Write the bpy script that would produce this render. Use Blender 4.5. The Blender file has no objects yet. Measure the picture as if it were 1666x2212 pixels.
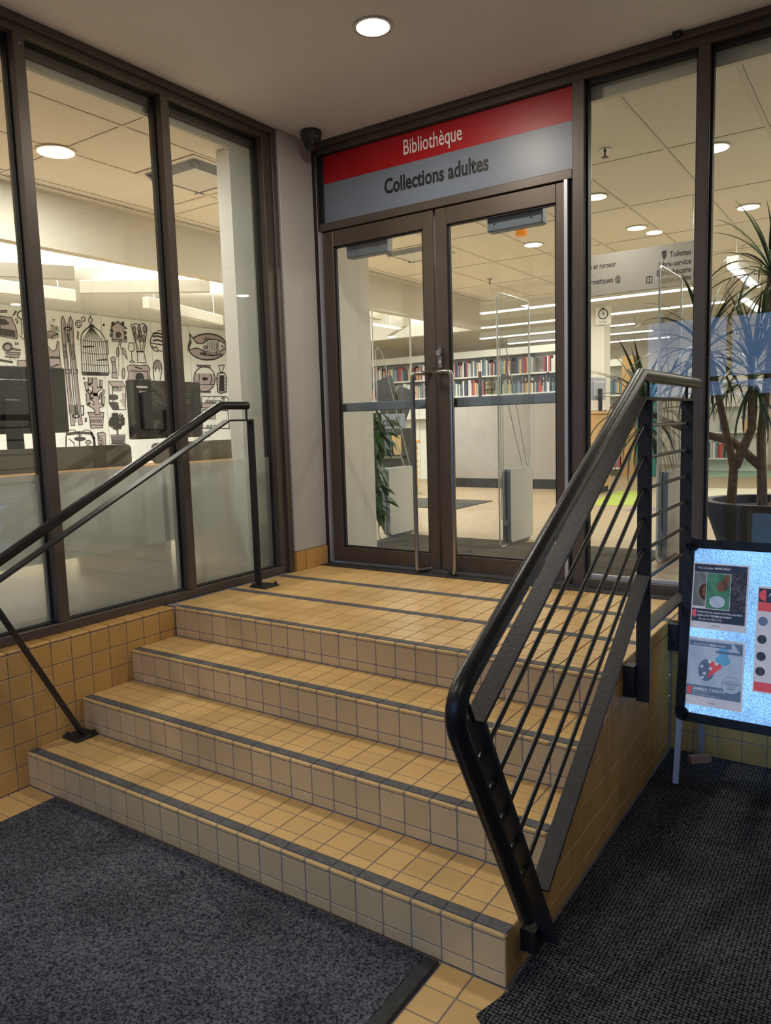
import bpy, math, random
from mathutils import Vector, Matrix
random.seed(7)
S = bpy.context.scene
COL = S.collection

# ---------------------------------------------------------------- camera
CAM = Vector((3.3349, -1.8463, 1.6419)); YAW, PIT, ROL = math.radians(34.1887), math.radians(-6.5803), math.radians(-1.7369)
FPX = 1629.17
_f = Vector((-math.sin(YAW)*math.cos(PIT), math.cos(YAW)*math.cos(PIT), math.sin(PIT)))
_r0 = Vector((math.cos(YAW), math.sin(YAW), 0)); _u0 = _r0.cross(_f)
_r = _r0*math.cos(ROL) + _u0*math.sin(ROL); _u = -_r0*math.sin(ROL) + _u0*math.cos(ROL)
cd = bpy.data.cameras.new('camera'); cam = bpy.data.objects.new('camera', cd); COL.objects.link(cam)
cd.sensor_fit = 'VERTICAL'; cd.sensor_height = 24; cd.lens = 24*FPX/2212; cd.clip_start = .02
cam.matrix_world = Matrix(((_r.x,_u.x,-_f.x,CAM.x),(_r.y,_u.y,-_f.y,CAM.y),(_r.z,_u.z,-_f.z,CAM.z),(0,0,0,1)))
S.camera = cam
def ray(u, v): return _r*((u-833)/FPX) + _u*(-(v-1106)/FPX) + _f
def at(u, v, ax, val):
    d = ray(u, v); i = 'xyz'.index(ax); return CAM + d*((val-CAM[i])/d[i])

# ---------------------------------------------------------------- world, view
w = bpy.data.worlds.new('world'); S.world = w; w.use_nodes = True
bg = w.node_tree.nodes['Background']; bg.inputs[0].default_value = (.30, .50, 1.0, 1); bg.inputs[1].default_value = 2.6
S.view_settings.view_transform = 'Standard'; S.view_settings.look = 'None'; S.view_settings.gamma = 1
S.view_settings.use_curve_mapping = False; S.view_settings.exposure = 0.13
def area(name, loc, size, energy, col, rot=(0,0,0), sizey=None, spread=180):
    l = bpy.data.lights.new(name, 'AREA'); l.energy = energy; l.color = col; l.spread = math.radians(spread)
    if sizey: l.shape = 'RECTANGLE'; l.size = size; l.size_y = sizey
    else: l.shape = 'DISK'; l.size = size
    o = bpy.data.objects.new(name, l); COL.objects.link(o); o.location = loc; o.rotation_euler = rot; return o
WARM = (1, .90, .76); NEUT = (1, .93, .82)

# ---------------------------------------------------------------- materials
def mat(name, col, rough=.5, metal=0, spec=.5, noise=0, nscale=40, bump=0, bscale=200, emit=None, estr=0, coords='Object', coat=0):
    m = bpy.data.materials.new(name); m.use_nodes = True; nt = m.node_tree; b = nt.nodes['Principled BSDF']
    b.inputs['Base Color'].default_value = (*col, 1); b.inputs['Roughness'].default_value = rough; b.inputs['Metallic'].default_value = metal
    b.inputs['Specular IOR Level'].default_value = spec
    if coat: b.inputs['Coat Weight'].default_value = coat
    if noise or bump:
        tc = nt.nodes.new('ShaderNodeTexCoord')
        geo = nt.nodes.new('ShaderNodeNewGeometry')
        src = geo.outputs['Position'] if coords == 'World' else tc.outputs['Object']
    if noise:
        n = nt.nodes.new('ShaderNodeTexNoise'); n.inputs['Scale'].default_value = nscale; n.inputs['Detail'].default_value = 4
        nt.links.new(src, n.inputs['Vector'])
        r = nt.nodes.new('ShaderNodeMapRange'); r.inputs[1].default_value = .25; r.inputs[2].default_value = .75
        r.inputs[3].default_value = 1-noise; r.inputs[4].default_value = 1+noise
        nt.links.new(n.outputs[0], r.inputs[0])
        mx = nt.nodes.new('ShaderNodeVectorMath'); mx.operation = 'SCALE'; mx.inputs[0].default_value = col
        nt.links.new(r.outputs[0], mx.inputs['Scale']); nt.links.new(mx.outputs[0], b.inputs['Base Color'])
    if bump:
        n = nt.nodes.new('ShaderNodeTexNoise'); n.inputs['Scale'].default_value = bscale; n.inputs['Detail'].default_value = 3
        nt.links.new(src, n.inputs['Vector'])
        bn = nt.nodes.new('ShaderNodeBump'); bn.inputs['Strength'].default_value = bump; bn.inputs['Distance'].default_value = .004
        nt.links.new(n.outputs[0], bn.inputs['Height']); nt.links.new(bn.outputs[0], b.inputs['Normal'])
    if emit: b.inputs['Emission Color'].default_value = (*emit, 1); b.inputs['Emission Strength'].default_value = estr
    return m
def tile_mat(name, col, var=.10, rough=.42, bump=.08):
    m = mat(name, col, rough, bump=bump, bscale=60); nt = m.node_tree; b = nt.nodes['Principled BSDF']
    oi = nt.nodes.new('ShaderNodeObjectInfo'); tc = nt.nodes.new('ShaderNodeNewGeometry')
    n = nt.nodes.new('ShaderNodeTexNoise'); n.inputs['Scale'].default_value = 9; n.inputs['Detail'].default_value = 5
    nt.links.new(tc.outputs['Position'], n.inputs['Vector'])
    a = nt.nodes.new('ShaderNodeMath'); a.operation = 'ADD'; nt.links.new(oi.outputs['Random'], a.inputs[0]); nt.links.new(n.outputs[0], a.inputs[1])
    r = nt.nodes.new('ShaderNodeMapRange'); r.inputs[1].default_value = .3; r.inputs[2].default_value = 1.7; r.inputs[3].default_value = 1-var; r.inputs[4].default_value = 1+var
    nt.links.new(a.outputs[0], r.inputs[0])
    mx = nt.nodes.new('ShaderNodeVectorMath'); mx.operation = 'SCALE'; mx.inputs[0].default_value = col
    nt.links.new(r.outputs[0], mx.inputs['Scale']); nt.links.new(mx.outputs[0], b.inputs['Base Color'])
    return m
def carpet_mat(name, c1, c2, scale, weave=False):
    m = mat(name, c1, .95, spec=.1); nt = m.node_tree; b = nt.nodes['Principled BSDF']
    g = nt.nodes.new('ShaderNodeNewGeometry')
    n = nt.nodes.new('ShaderNodeTexNoise'); n.inputs['Scale'].default_value = scale; n.inputs['Detail'].default_value = 3
    nt.links.new(g.outputs['Position'], n.inputs['Vector'])
    n2 = nt.nodes.new('ShaderNodeTexNoise'); n2.inputs['Scale'].default_value = 3; n2.inputs['Detail'].default_value = 6
    nt.links.new(g.outputs['Position'], n2.inputs['Vector'])
    fac = n.outputs[0]
    if weave:
        ws = []
        for d in 'XY':
            wv = nt.nodes.new('ShaderNodeTexWave'); wv.bands_direction = d; wv.inputs['Scale'].default_value = 26; wv.inputs['Distortion'].default_value = 2.5; wv.inputs['Detail Scale'].default_value = 4
            nt.links.new(g.outputs['Position'], wv.inputs['Vector']); ws.append(wv)
        mu = nt.nodes.new('ShaderNodeMath'); mu.operation = 'MULTIPLY'; nt.links.new(ws[0].outputs['Fac'], mu.inputs[0]); nt.links.new(ws[1].outputs['Fac'], mu.inputs[1])
        ad = nt.nodes.new('ShaderNodeMath'); ad.operation = 'MULTIPLY_ADD'; ad.inputs[1].default_value = .45
        nt.links.new(mu.outputs[0], ad.inputs[0])
        sc = nt.nodes.new('ShaderNodeMath'); sc.operation = 'MULTIPLY'; sc.inputs[1].default_value = .75; nt.links.new(n.outputs[0], sc.inputs[0]); nt.links.new(sc.outputs[0], ad.inputs[2])
        fac = ad.outputs[0]
    r = nt.nodes.new('ShaderNodeMapRange'); r.inputs[1].default_value = .36; r.inputs[2].default_value = .66; nt.links.new(fac, r.inputs[0])
    mx = nt.nodes.new('ShaderNodeMix'); mx.data_type = 'RGBA'; mx.inputs[6].default_value = (*c1, 1); mx.inputs[7].default_value = (*c2, 1)
    nt.links.new(r.outputs[0], mx.inputs[0])
    r2 = nt.nodes.new('ShaderNodeMapRange'); r2.inputs[1].default_value = .3; r2.inputs[2].default_value = .7; r2.inputs[3].default_value = .72; r2.inputs[4].default_value = 1.25; nt.links.new(n2.outputs[0], r2.inputs[0])
    vm = nt.nodes.new('ShaderNodeVectorMath'); vm.operation = 'SCALE'; nt.links.new(mx.outputs[2], vm.inputs[0]); nt.links.new(r2.outputs[0], vm.inputs['Scale'])
    nt.links.new(vm.outputs[0], b.inputs['Base Color'])
    bn = nt.nodes.new('ShaderNodeBump'); bn.inputs['Strength'].default_value = .8; bn.inputs['Distance'].default_value = .004
    nt.links.new(fac, bn.inputs['Height']); nt.links.new(bn.outputs[0], b.inputs['Normal'])
    return m
def glass_mat(name, tint=(.95,.97,.96), f0=.045, rough=0):
    m = bpy.data.materials.new(name); m.use_nodes = True; nt = m.node_tree; nt.nodes.remove(nt.nodes['Principled BSDF']); out = nt.nodes['Material Output']
    t = nt.nodes.new('ShaderNodeBsdfTransparent'); t.inputs[0].default_value = (*tint, 1)
    g = nt.nodes.new('ShaderNodeBsdfGlossy'); g.inputs['Roughness'].default_value = rough
    lw = nt.nodes.new('ShaderNodeLayerWeight'); lw.inputs[0].default_value = .5
    p = nt.nodes.new('ShaderNodeMath'); p.operation = 'POWER'; p.inputs[1].default_value = 5; nt.links.new(lw.outputs['Facing'], p.inputs[0])
    a = nt.nodes.new('ShaderNodeMath'); a.operation = 'MULTIPLY_ADD'; a.inputs[1].default_value = 1-f0; a.inputs[2].default_value = f0; nt.links.new(p.outputs[0], a.inputs[0])
    mx = nt.nodes.new('ShaderNodeMixShader'); nt.links.new(a.outputs[0], mx.inputs[0]); nt.links.new(t.outputs[0], mx.inputs[1]); nt.links.new(g.outputs[0], mx.inputs[2])
    nt.links.new(mx.outputs[0], out.inputs[0]); return m
def frost_mat(name):
    m = bpy.data.materials.new(name); m.use_nodes = True; nt = m.node_tree; nt.nodes.remove(nt.nodes['Principled BSDF']); out = nt.nodes['Material Output']
    t = nt.nodes.new('ShaderNodeBsdfRefraction'); t.inputs['Color'].default_value = (.86,.9,.88,1); t.inputs['Roughness'].default_value = .42; t.inputs['IOR'].default_value = 1.04
    d = nt.nodes.new('ShaderNodeBsdfDiffuse'); d.inputs[0].default_value = (.62,.66,.66,1)
    tr = nt.nodes.new('ShaderNodeBsdfTranslucent'); tr.inputs[0].default_value = (.72,.75,.72,1)
    m1 = nt.nodes.new('ShaderNodeMixShader'); m1.inputs[0].default_value = .5; nt.links.new(d.outputs[0], m1.inputs[1]); nt.links.new(tr.outputs[0], m1.inputs[2])
    m2 = nt.nodes.new('ShaderNodeMixShader'); m2.inputs[0].default_value = .55; nt.links.new(t.outputs[0], m2.inputs[1]); nt.links.new(m1.outputs[0], m2.inputs[2])
    nt.links.new(m2.outputs[0], out.inputs[0]); return m
def wood_mat(name, c1, c2, axis='Z'):
    m = mat(name, c1, .45); nt = m.node_tree; b = nt.nodes['Principled BSDF']; g = nt.nodes.new('ShaderNodeNewGeometry')
    mp = nt.nodes.new('ShaderNodeMapping'); mp.inputs['Scale'].default_value = {'Z':(14,14,1.2),'X':(1.2,14,14),'Y':(14,1.2,14)}[axis]
    nt.links.new(g.outputs['Position'], mp.inputs[0])
    n = nt.nodes.new('ShaderNodeTexNoise'); n.inputs['Scale'].default_value = 2.5; n.inputs['Detail'].default_value = 6; nt.links.new(mp.outputs[0], n.inputs['Vector'])
    mx = nt.nodes.new('ShaderNodeMix'); mx.data_type = 'RGBA'; mx.inputs[6].default_value = (*c1,1); mx.inputs[7].default_value = (*c2,1); nt.links.new(n.outputs[0], mx.inputs[0])
    nt.links.new(mx.outputs[2], b.inputs['Base Color']); return m
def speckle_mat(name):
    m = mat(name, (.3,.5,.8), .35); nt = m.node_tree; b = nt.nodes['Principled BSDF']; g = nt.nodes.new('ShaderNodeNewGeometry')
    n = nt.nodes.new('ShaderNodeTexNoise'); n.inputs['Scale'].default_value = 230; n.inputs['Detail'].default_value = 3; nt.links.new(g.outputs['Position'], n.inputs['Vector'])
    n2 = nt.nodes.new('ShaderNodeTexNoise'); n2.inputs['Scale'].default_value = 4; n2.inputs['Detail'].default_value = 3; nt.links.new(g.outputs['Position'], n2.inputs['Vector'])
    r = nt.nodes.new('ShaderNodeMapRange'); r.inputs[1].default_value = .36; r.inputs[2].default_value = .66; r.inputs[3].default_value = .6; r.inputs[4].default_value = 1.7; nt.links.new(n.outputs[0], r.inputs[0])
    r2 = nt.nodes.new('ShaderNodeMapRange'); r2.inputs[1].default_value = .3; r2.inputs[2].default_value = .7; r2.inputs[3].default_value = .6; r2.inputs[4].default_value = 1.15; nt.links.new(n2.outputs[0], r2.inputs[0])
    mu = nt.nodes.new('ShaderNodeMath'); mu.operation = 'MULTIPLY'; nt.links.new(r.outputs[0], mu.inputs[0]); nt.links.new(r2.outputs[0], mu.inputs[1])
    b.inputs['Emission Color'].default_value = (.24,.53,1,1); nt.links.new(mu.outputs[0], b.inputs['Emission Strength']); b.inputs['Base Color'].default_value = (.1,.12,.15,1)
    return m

M = {}
M['tile'] = tile_mat('ochre quarry tile', (.67,.43,.165))
M['tile_riser'] = tile_mat('buff quarry tile', (.62,.44,.225))
M['tile_wall'] = tile_mat('amber wall tile', (.58,.33,.10))
M['grout'] = mat('grey grout', (.24,.22,.23), .9, noise=.25, nscale=60)
M['grip'] = mat('dark grip strip', (.095,.096,.10), .7, noise=.45, nscale=70, bump=.5, bscale=300, coords='World')
M['bronze'] = mat('bronze anodised aluminium', (.105,.085,.073), .42, metal=.3, noise=.08, nscale=8, coords='World')
M['bronze2'] = mat('bronze door aluminium', (.105,.08,.064), .42, metal=.35, noise=.08, nscale=8, coords='World')
M['gasket'] = mat('black gasket', (.012,.012,.014), .6)
M['black'] = mat('black gloss paint', (.011,.011,.012), .34, spec=.35, bump=.15, bscale=120)
M['blackmatte'] = mat('black satin paint', (.02,.02,.022), .5, spec=.4, noise=.4, nscale=60, bump=.25, bscale=90)
M['steel'] = mat('brushed steel', (.42,.40,.38), .28, metal=1)
M['chrome'] = mat('chrome', (.7,.7,.72), .12, metal=1)
M['alu'] = mat('pale aluminium', (.5,.52,.58), .4, metal=.5)
M['paint'] = mat('off white wall paint', (.50,.48,.46), .6, noise=.02, nscale=3, coords='World')
M['ceil'] = mat('vestibule ceiling paint', (.80,.79,.83), .75, noise=.03, nscale=2, coords='World')
M['libwall'] = mat('library wall paint', (.74,.71,.63), .7)
M['libwhite'] = mat('library white', (.80,.80,.76), .6)
M['ceiltile'] = mat('mineral ceiling panel', (.92,.88,.79), .9, noise=.10, nscale=160, bump=.3, bscale=160, coords='World')
M['tbar'] = mat('ceiling grid bar', (.84,.80,.70), .6)
M['carpetL'] = carpet_mat('slate blue mat pile', (.016,.018,.026), (.13,.135,.155), 130)
M['carpetR'] = carpet_mat('black woven mat', (.008,.009,.012), (.125,.12,.12), 90, weave=True)
M['carpetI'] = carpet_mat('speckled entrance mat', (.02,.022,.022), (.17,.165,.15), 230)
M['matedge'] = mat('rubber mat edge', (.03,.03,.03), .8, noise=.4, nscale=30)
M['linoleum'] = mat('tan linoleum', (.37,.29,.185), .45, noise=.08, nscale=12, coords='World')
M['glass'] = glass_mat('clear glass')
M['acrylic'] = glass_mat('clear acrylic', (.97,.98,.97), .03)
M['acryledge'] = mat('acrylic edge', (.78,.80,.76), .25)
M['frost'] = frost_mat('frosted film')
M['red'] = mat('red vinyl', (.42,.006,.012), .4)
M['signgrey'] = mat('grey sign panel', (.20,.24,.31), .38)
M['white'] = mat('white print', (.85,.85,.85), .5)
M['ink'] = mat('black print', (.012,.012,.014), .5)
M['lamp'] = mat('lamp diffuser', (.9,.9,.9), .5, emit=(1,.93,.80), estr=9)
M['lampdim'] = mat('lamp reflector', (.8,.78,.7), .3, emit=(1,.86,.62), estr=1.6)
M['tube'] = mat('linear lamp diffuser', (.9,.9,.9), .5, emit=(1,.95,.86), estr=5)
M['lampbody'] = mat('white lamp housing', (.72,.71,.66), .5)
M['plastic'] = mat('black plastic', (.015,.015,.017), .35)
M['darkplastic'] = mat('charcoal plastic', (.045,.045,.05), .4)
M['gatewhite'] = mat('gate panel white', (.55,.56,.52), .45)
M['gategrey'] = mat('gate panel grey edge', (.22,.26,.30), .45)
M['orange'] = mat('amber beacon lens', (.85,.28,.01), .25, emit=(1,.35,.02), estr=.15)
M['wood'] = wood_mat('pale birch wood', (.62,.40,.18), (.48,.29,.11))
M['woodX'] = wood_mat('birch desk edge', (.55,.34,.16), (.42,.24,.09), 'Y')
M['shelf'] = mat('white steel shelf', (.80,.81,.74), .5)
M['pot'] = mat('dark grey planter', (.045,.045,.045), .6)
M['soil'] = mat('potting soil', (.02,.014,.01), .95, noise=.5, nscale=60)
M['bark'] = mat('pale cane bark', (.22,.15,.09), .9, noise=.35, nscale=30, bump=.6, bscale=60)
M['leaf'] = mat('strap leaf', (.035,.075,.025), .35, noise=.4, nscale=6)
M['leaf2'] = mat('vine leaf', (.03,.10,.03), .3, noise=.4, nscale=9)
M['screen'] = mat('grey felt screen', (.16,.16,.13), .8, noise=.1, nscale=20)
M['muralbase'] = mat('white mural panel', (.78,.81,.79), .55)
M['muralink'] = mat('mural black ink', (.03,.028,.028), .7)
M['muraltone'] = mat('mural mauve grey', (.42,.36,.37), .7)
M['green'] = mat('lime linoleum', (.38,.50,.08), .45)
M['tealfloor'] = mat('teal linoleum', (.30,.48,.36), .45)
M['plumfloor'] = mat('grey mauve linoleum', (.22,.17,.20), .45)
M['whitefloor'] = mat('cream linoleum', (.62,.60,.48), .45)
M['bluefab'] = mat('blue fabric', (.02,.10,.24), .7)
M['teal'] = mat('teal board', (.02,.20,.18), .6)
M['asphalt'] = mat('asphalt', (.03,.03,.032), .9, noise=.3, nscale=20)
M['dark'] = mat('dark brick', (.035,.03,.03), .85, noise=.3, nscale=5)
M['rearwall'] = mat('pale vestibule wall', (.50,.47,.44), .7)
BOOKC = [(.55,.10,.08),(.75,.72,.66),(.10,.14,.22),(.42,.40,.38),(.03,.03,.035),(.65,.45,.2),(.16,.28,.30),(.78,.78,.74),(.30,.06,.07),(.25,.32,.42)]
BOOKN = ['red','cream','navy','grey','black','tan','teal','white','maroon','slate blue']
BOOKM = [mat('book cover %d' % i, c, .55) for i, c in enumerate(BOOKC)]

# ---------------------------------------------------------------- mesh helpers
class MB:
    def __init__(s): s.v = []; s.f = []
    def quad(s, a, b, c, d):
        n = len(s.v); s.v += [tuple(a), tuple(b), tuple(c), tuple(d)]; s.f.append((n, n+1, n+2, n+3)); return s
    def poly(s, pts):
        n = len(s.v); s.v += [tuple(p) for p in pts]; s.f.append(tuple(range(n, n+len(pts)))); return s
    def box(s, x0, x1, y0, y1, z0, z1):
        n = len(s.v); s.v += [(x0,y0,z0),(x1,y0,z0),(x1,y1,z0),(x0,y1,z0),(x0,y0,z1),(x1,y0,z1),(x1,y1,z1),(x0,y1,z1)]
        for f in ((0,3,2,1),(4,5,6,7),(0,1,5,4),(1,2,6,5),(2,3,7,6),(3,0,4,7)): s.f.append(tuple(n+i for i in f))
        return s
    def obox(s, c, ax, ay, az, hx, hy, hz):
        c, ax, ay, az = map(Vector, (c, ax, ay, az)); n = len(s.v)
        for i, j, k in ((-1,-1,-1),(1,-1,-1),(1,1,-1),(-1,1,-1),(-1,-1,1),(1,-1,1),(1,1,1),(-1,1,1)): s.v.append(tuple(c + ax*hx*i + ay*hy*j + az*hz*k))
        for f in ((0,3,2,1),(4,5,6,7),(0,1,5,4),(1,2,6,5),(2,3,7,6),(3,0,4,7)): s.f.append(tuple(n+i for i in f))
        return s
    def cbox(s, x0, x1, y0, y1, z0, z1, c):          # box with chamfered vertical+horizontal edges
        n = len(s.v); A = []
        for z, k in ((z0,c),(z0+c,0),(z1-c,0),(z1,c)):
            A.append([(x0+k+c,y0+k,z),(x1-k-c,y0+k,z),(x1-k,y0+k+c,z),(x1-k,y1-k-c,z),(x1-k-c,y1-k,z),(x0+k+c,y1-k,z),(x0+k,y1-k-c,z),(x0+k,y0+k+c,z)])
        for r in A: s.v += r
        for i in range(3):
            for j in range(8): a = n+i*8+j; b = n+i*8+(j+1) % 8; s.f.append((a, b, b+8, a+8))
        s.f.append(tuple(n+7-j for j in range(8))); s.f.append(tuple(n+24+j for j in range(8))); return s
    def sweep(s, path, r, n=12, caps=True, closed=False):
        P = [Vector(p) for p in path]; N = len(P); rr = r if isinstance(r, (list, tuple)) else [r]*N; base = len(s.v); prev = None
        for i in range(N):
            if closed: d0 = (P[i]-P[i-1]).normalized(); d1 = (P[(i+1) % N]-P[i]).normalized()
            else:
                d0 = (P[i]-P[i-1]).normalized() if i else (P[1]-P[0]).normalized(); d1 = (P[i+1]-P[i]).normalized() if i < N-1 else d0
            t = (d0+d1); t = t.normalized() if t.length > 1e-6 else d0
            if prev is None:
                h = Vector((0,0,1)) if abs(t.z) < .9 else Vector((1,0,0)); a = (h - t*h.dot(t)).normalized()
            else: a = (prev - t*prev.dot(t)).normalized()
            prev = a; b = t.cross(a); k = 1/max(.45, d0.dot(t)); bis = (d1-d0)
            for j in range(n):
                q = a*math.cos(2*math.pi*j/n) + b*math.sin(2*math.pi*j/n)
                if bis.length > 1e-5 and k > 1.001: bn = bis.normalized(); q = q + bn*q.dot(bn)*(k-1)
                s.v.append(tuple(P[i] + q*rr[i]))
        for i in range(N if closed else N-1):
            for j in range(n):
                a0 = base+i*n+j; a1 = base+i*n+(j+1) % n; b0 = base+((i+1) % N)*n+j; b1 = base+((i+1) % N)*n+(j+1) % n; s.f.append((a0, a1, b1, b0))
        if caps and not closed: s.f.append(tuple(base+n-1-j for j in range(n))); s.f.append(tuple(base+(N-1)*n+j for j in range(n)))
        return s
    def lathe(s, c, prof, n=24, top=True):
        b = len(s.v); c = Vector(c)
        for r, z in prof:
            for j in range(n): s.v.append((c.x+r*math.cos(2*math.pi*j/n), c.y+r*math.sin(2*math.pi*j/n), c.z+z))
        for i in range(len(prof)-1):
            for j in range(n): a = b+i*n+j; d = b+i*n+(j+1) % n; s.f.append((a, d, d+n, a+n))
        s.f.append(tuple(b+n-1-j for j in range(n)))
        if top: s.f.append(tuple(b+(len(prof)-1)*n+j for j in range(n)))
        return s
    def flat(s, x0, x1, path, t):                      # flat bar following (y,z) path, wide in x, thickness t
        P = [Vector((p[0], p[1])) for p in path]; N = len(P); L = []; R_ = []
        for i in range(N):
            d0 = (P[i]-P[i-1]).normalized() if i else (P[1]-P[0]).normalized(); d1 = (P[i+1]-P[i]).normalized() if i < N-1 else d0
            tt = (d0+d1).normalized(); nn = Vector((-tt.y, tt.x)); k = t/2/max(.4, d0.dot(tt)); L.append(P[i]+nn*k); R_.append(P[i]-nn*k)
        n = len(s.v)
        for i in range(N): s.v += [(x0,L[i].x,L[i].y),(x1,L[i].x,L[i].y),(x1,R_[i].x,R_[i].y),(x0,R_[i].x,R_[i].y)]
        for i in range(N-1):
            for j in range(4): a = n+i*4+j; b = n+i*4+(j+1) % 4; s.f.append((a, b, b+4, a+4))
        s.f.append((n+3,n+2,n+1,n)); e = n+(N-1)*4; s.f.append((e,e+1,e+2,e+3)); return s
    def mesh(s, name):
        m = bpy.data.meshes.new(name); m.from_pydata(s.v, [], s.f); m.update(); return m
    def build(s, name, mt, parent=None, smooth=False):
        m = s.mesh(name)
        return link(name, m, mt, parent, smooth)
def Wm(o):
    m = o.matrix_basis.copy()
    return (Wm(o.parent) @ o.matrix_parent_inverse @ m) if o.parent else m
def setpar(o, p):
    o.parent = p
    if p: o.matrix_parent_inverse = Wm(p).inverted()
def fixn(m):
    import bmesh
    b = bmesh.new(); b.from_mesh(m); bmesh.ops.recalc_face_normals(b, faces=b.faces); b.to_mesh(m); b.free()
def link(name, m, mt, parent=None, smooth=False, fix=True):
    if fix and len(m.polygons) > 1: fixn(m)
    o = bpy.data.objects.new(name, m)
    if mt is not None and not m.materials: m.materials.append(M[mt] if isinstance(mt, str) else mt)
    if smooth:
        m.polygons.foreach_set('use_smooth', [True]*len(m.polygons))
        try: m.set_sharp_from_angle(angle=math.radians(40))
        except Exception: pass
    COL.objects.link(o); setpar(o, parent); return o
def tag(o, label=None, cat=None, group=None, kind=None):
    if label: o['label'] = label
    if cat: o['category'] = cat
    if group: o['group'] = group
    if kind: o['kind'] = kind
    return o
def thing(name, label, cat, loc=(0,0,0), group=None):
    o = bpy.data.objects.new(name, None); COL.objects.link(o); o.location = loc; o.empty_display_size = .05; return tag(o, label, cat, group)
def struct(name, loc=(0,0,0), label=None):
    o = bpy.data.objects.new(name, None); COL.objects.link(o); o.location = loc; o.empty_display_size = .05; return tag(o, label, None, None, 'structure')
def dup(root, delta, label=None, group=None):
    r = root.copy(); COL.objects.link(r); r.location = root.location + Vector(delta)
    if label: r['label'] = label
    if group: r['group'] = group
    def rec(src, dst):
        for ch in list(src.children):
            c = ch.copy(); COL.objects.link(c); c.parent = dst; rec(ch, c)
    rec(root, r); return r
def arc(cx, cy, r, a0, a1, n): return [(cx+r*math.cos(math.radians(a0+(a1-a0)*i/n)), cy+r*math.sin(math.radians(a0+(a1-a0)*i/n))) for i in range(n+1)]
_tile = {}
def tile(name, mt, parent, lo, hi, ch=.0012):
    lo = Vector(lo); hi = Vector(hi); d = hi-lo; key = (round(d.x,4), round(d.y,4), round(d.z,4), mt, name)
    if key not in _tile:
        h = d/2; m = MB().cbox(-h.x,h.x,-h.y,h.y,-h.z,h.z, min(ch, min(d)*.3)).mesh(name); m.materials.append(M[mt]); fixn(m); _tile[key] = m
    o = bpy.data.objects.new(name, _tile[key]); COL.objects.link(o); o.location = (lo+hi)/2
    o.parent = parent; o.matrix_parent_inverse = Matrix.Translation(-parent.location); return o
def text(name, s, origin, rt, up, mt, parent, width=None, height=None, size=.1, bold=0, align='LEFT', off=.0008):
    c = bpy.data.curves.new(name, 'FONT'); c.body = s; c.size = 1; c.offset = bold; c.resolution_u = 3; c.fill_mode = 'FRONT'
    t = bpy.data.objects.new(name, c); m = bpy.data.meshes.new_from_object(t); bpy.data.objects.remove(t)
    xs = [v.co.x for v in m.vertices]; ys = [v.co.y for v in m.vertices]; x0, x1, y0, y1 = min(xs), max(xs), min(ys), max(ys)
    sy = height/(y1-y0) if height else size; sx = width/(x1-x0) if width else sy
    rt = Vector(rt).normalized(); up = Vector(up).normalized(); nn = rt.cross(up); org = Vector(origin)
    sh = {'LEFT':0,'CENTER':.5,'RIGHT':1}[align]
    yb = y0 if height else 0
    for v in m.vertices: v.co = org + rt*((v.co.x-x0-sh*(x1-x0))*sx) + up*((v.co.y-yb)*sy) + nn*off
    m.materials.clear()
    return link(name, m, mt, parent, fix=False)

T = .108; W = 2.455; J = .0045
Z = [.165*k for k in range(5)]; Y = [0, .307, .615, .922]; ZL = .66; D = 2.40; HC = 3.56; ZC = 3.40
XJ = [W - T*k for k in range(23)][::-1]; XJ = [0.0] + XJ if XJ[0] > .01 else XJ      # joint positions along a step
COLS = list(zip(XJ[:-1], XJ[1:]))

# ================================================================= SETTING: stairs, landing, floor
fl = struct('floor'); MB().box(-.12, 5.6, -4.3, 2.4, -.12, -.0025).build('floor_bed', 'grout', fl)
for k in range(12):                       # tile strip along left wall and beside the mats
    y1 = -.004 - T*k; y0 = y1 - T + J
    for a, b in ((.004, .004+T-J), (.004+T, .226)): tile('floor_tile', 'tile', fl, (a, y0, -.012), (b, y1, 0))
for k in range(9):
    y1 = -.004 - T*k; y0 = y1 - T + J
    for a, b in ((2.243, 2.243+T-J), (2.243+T, W)): tile('floor_tile', 'tile', fl, (a, y0, -.012), (b, y1, 0))

st = thing('staircase', 'four-step staircase faced in ochre square tiles with dark grip strips', 'stairs')
core = MB()
for k in range(4): core.box(.002, W-.0025, Y[k]+.0025, D-.03 if k == 3 else Y[k+1]+.02, 0.0 if k == 0 else Z[k]-.02, Z[k+1]-.0025)
core.build('stair_core', 'grout', st)
for k in range(4):
    y0 = Y[k]; z0 = Z[k]; z1 = Z[k+1]; lip = .014
    for a, b in COLS:
        a += J/2; b -= J/2
        tile('nosing_tile', 'tile', st, (a, y0-.0025, z1-.015), (b, y0+.0125, z1+.0003), .004)
        tile('riser_tile', 'tile_riser', st, (a, y0, z0+.046), (b, y0+.012, z1-.0185))
        tile('riser_tile', 'tile_riser', st, (a, y0, z0+.002), (b, y0+.012, z0+.046-J))
        tile('grip_strip', 'grip', st, (a-.001, y0+.0145, z1-.010), (b+.001, y0+.056, z1+.0008), .001)
        if k < 3:
            for r0, r1 in ((.057, .109), (.109, .213), (.213, Y[k+1]-y0-.002)): tile('tread_tile', 'tile', st, (a, y0+r0+J/2, z1-.010), (b, y0+r1-J/2, z1))
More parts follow.
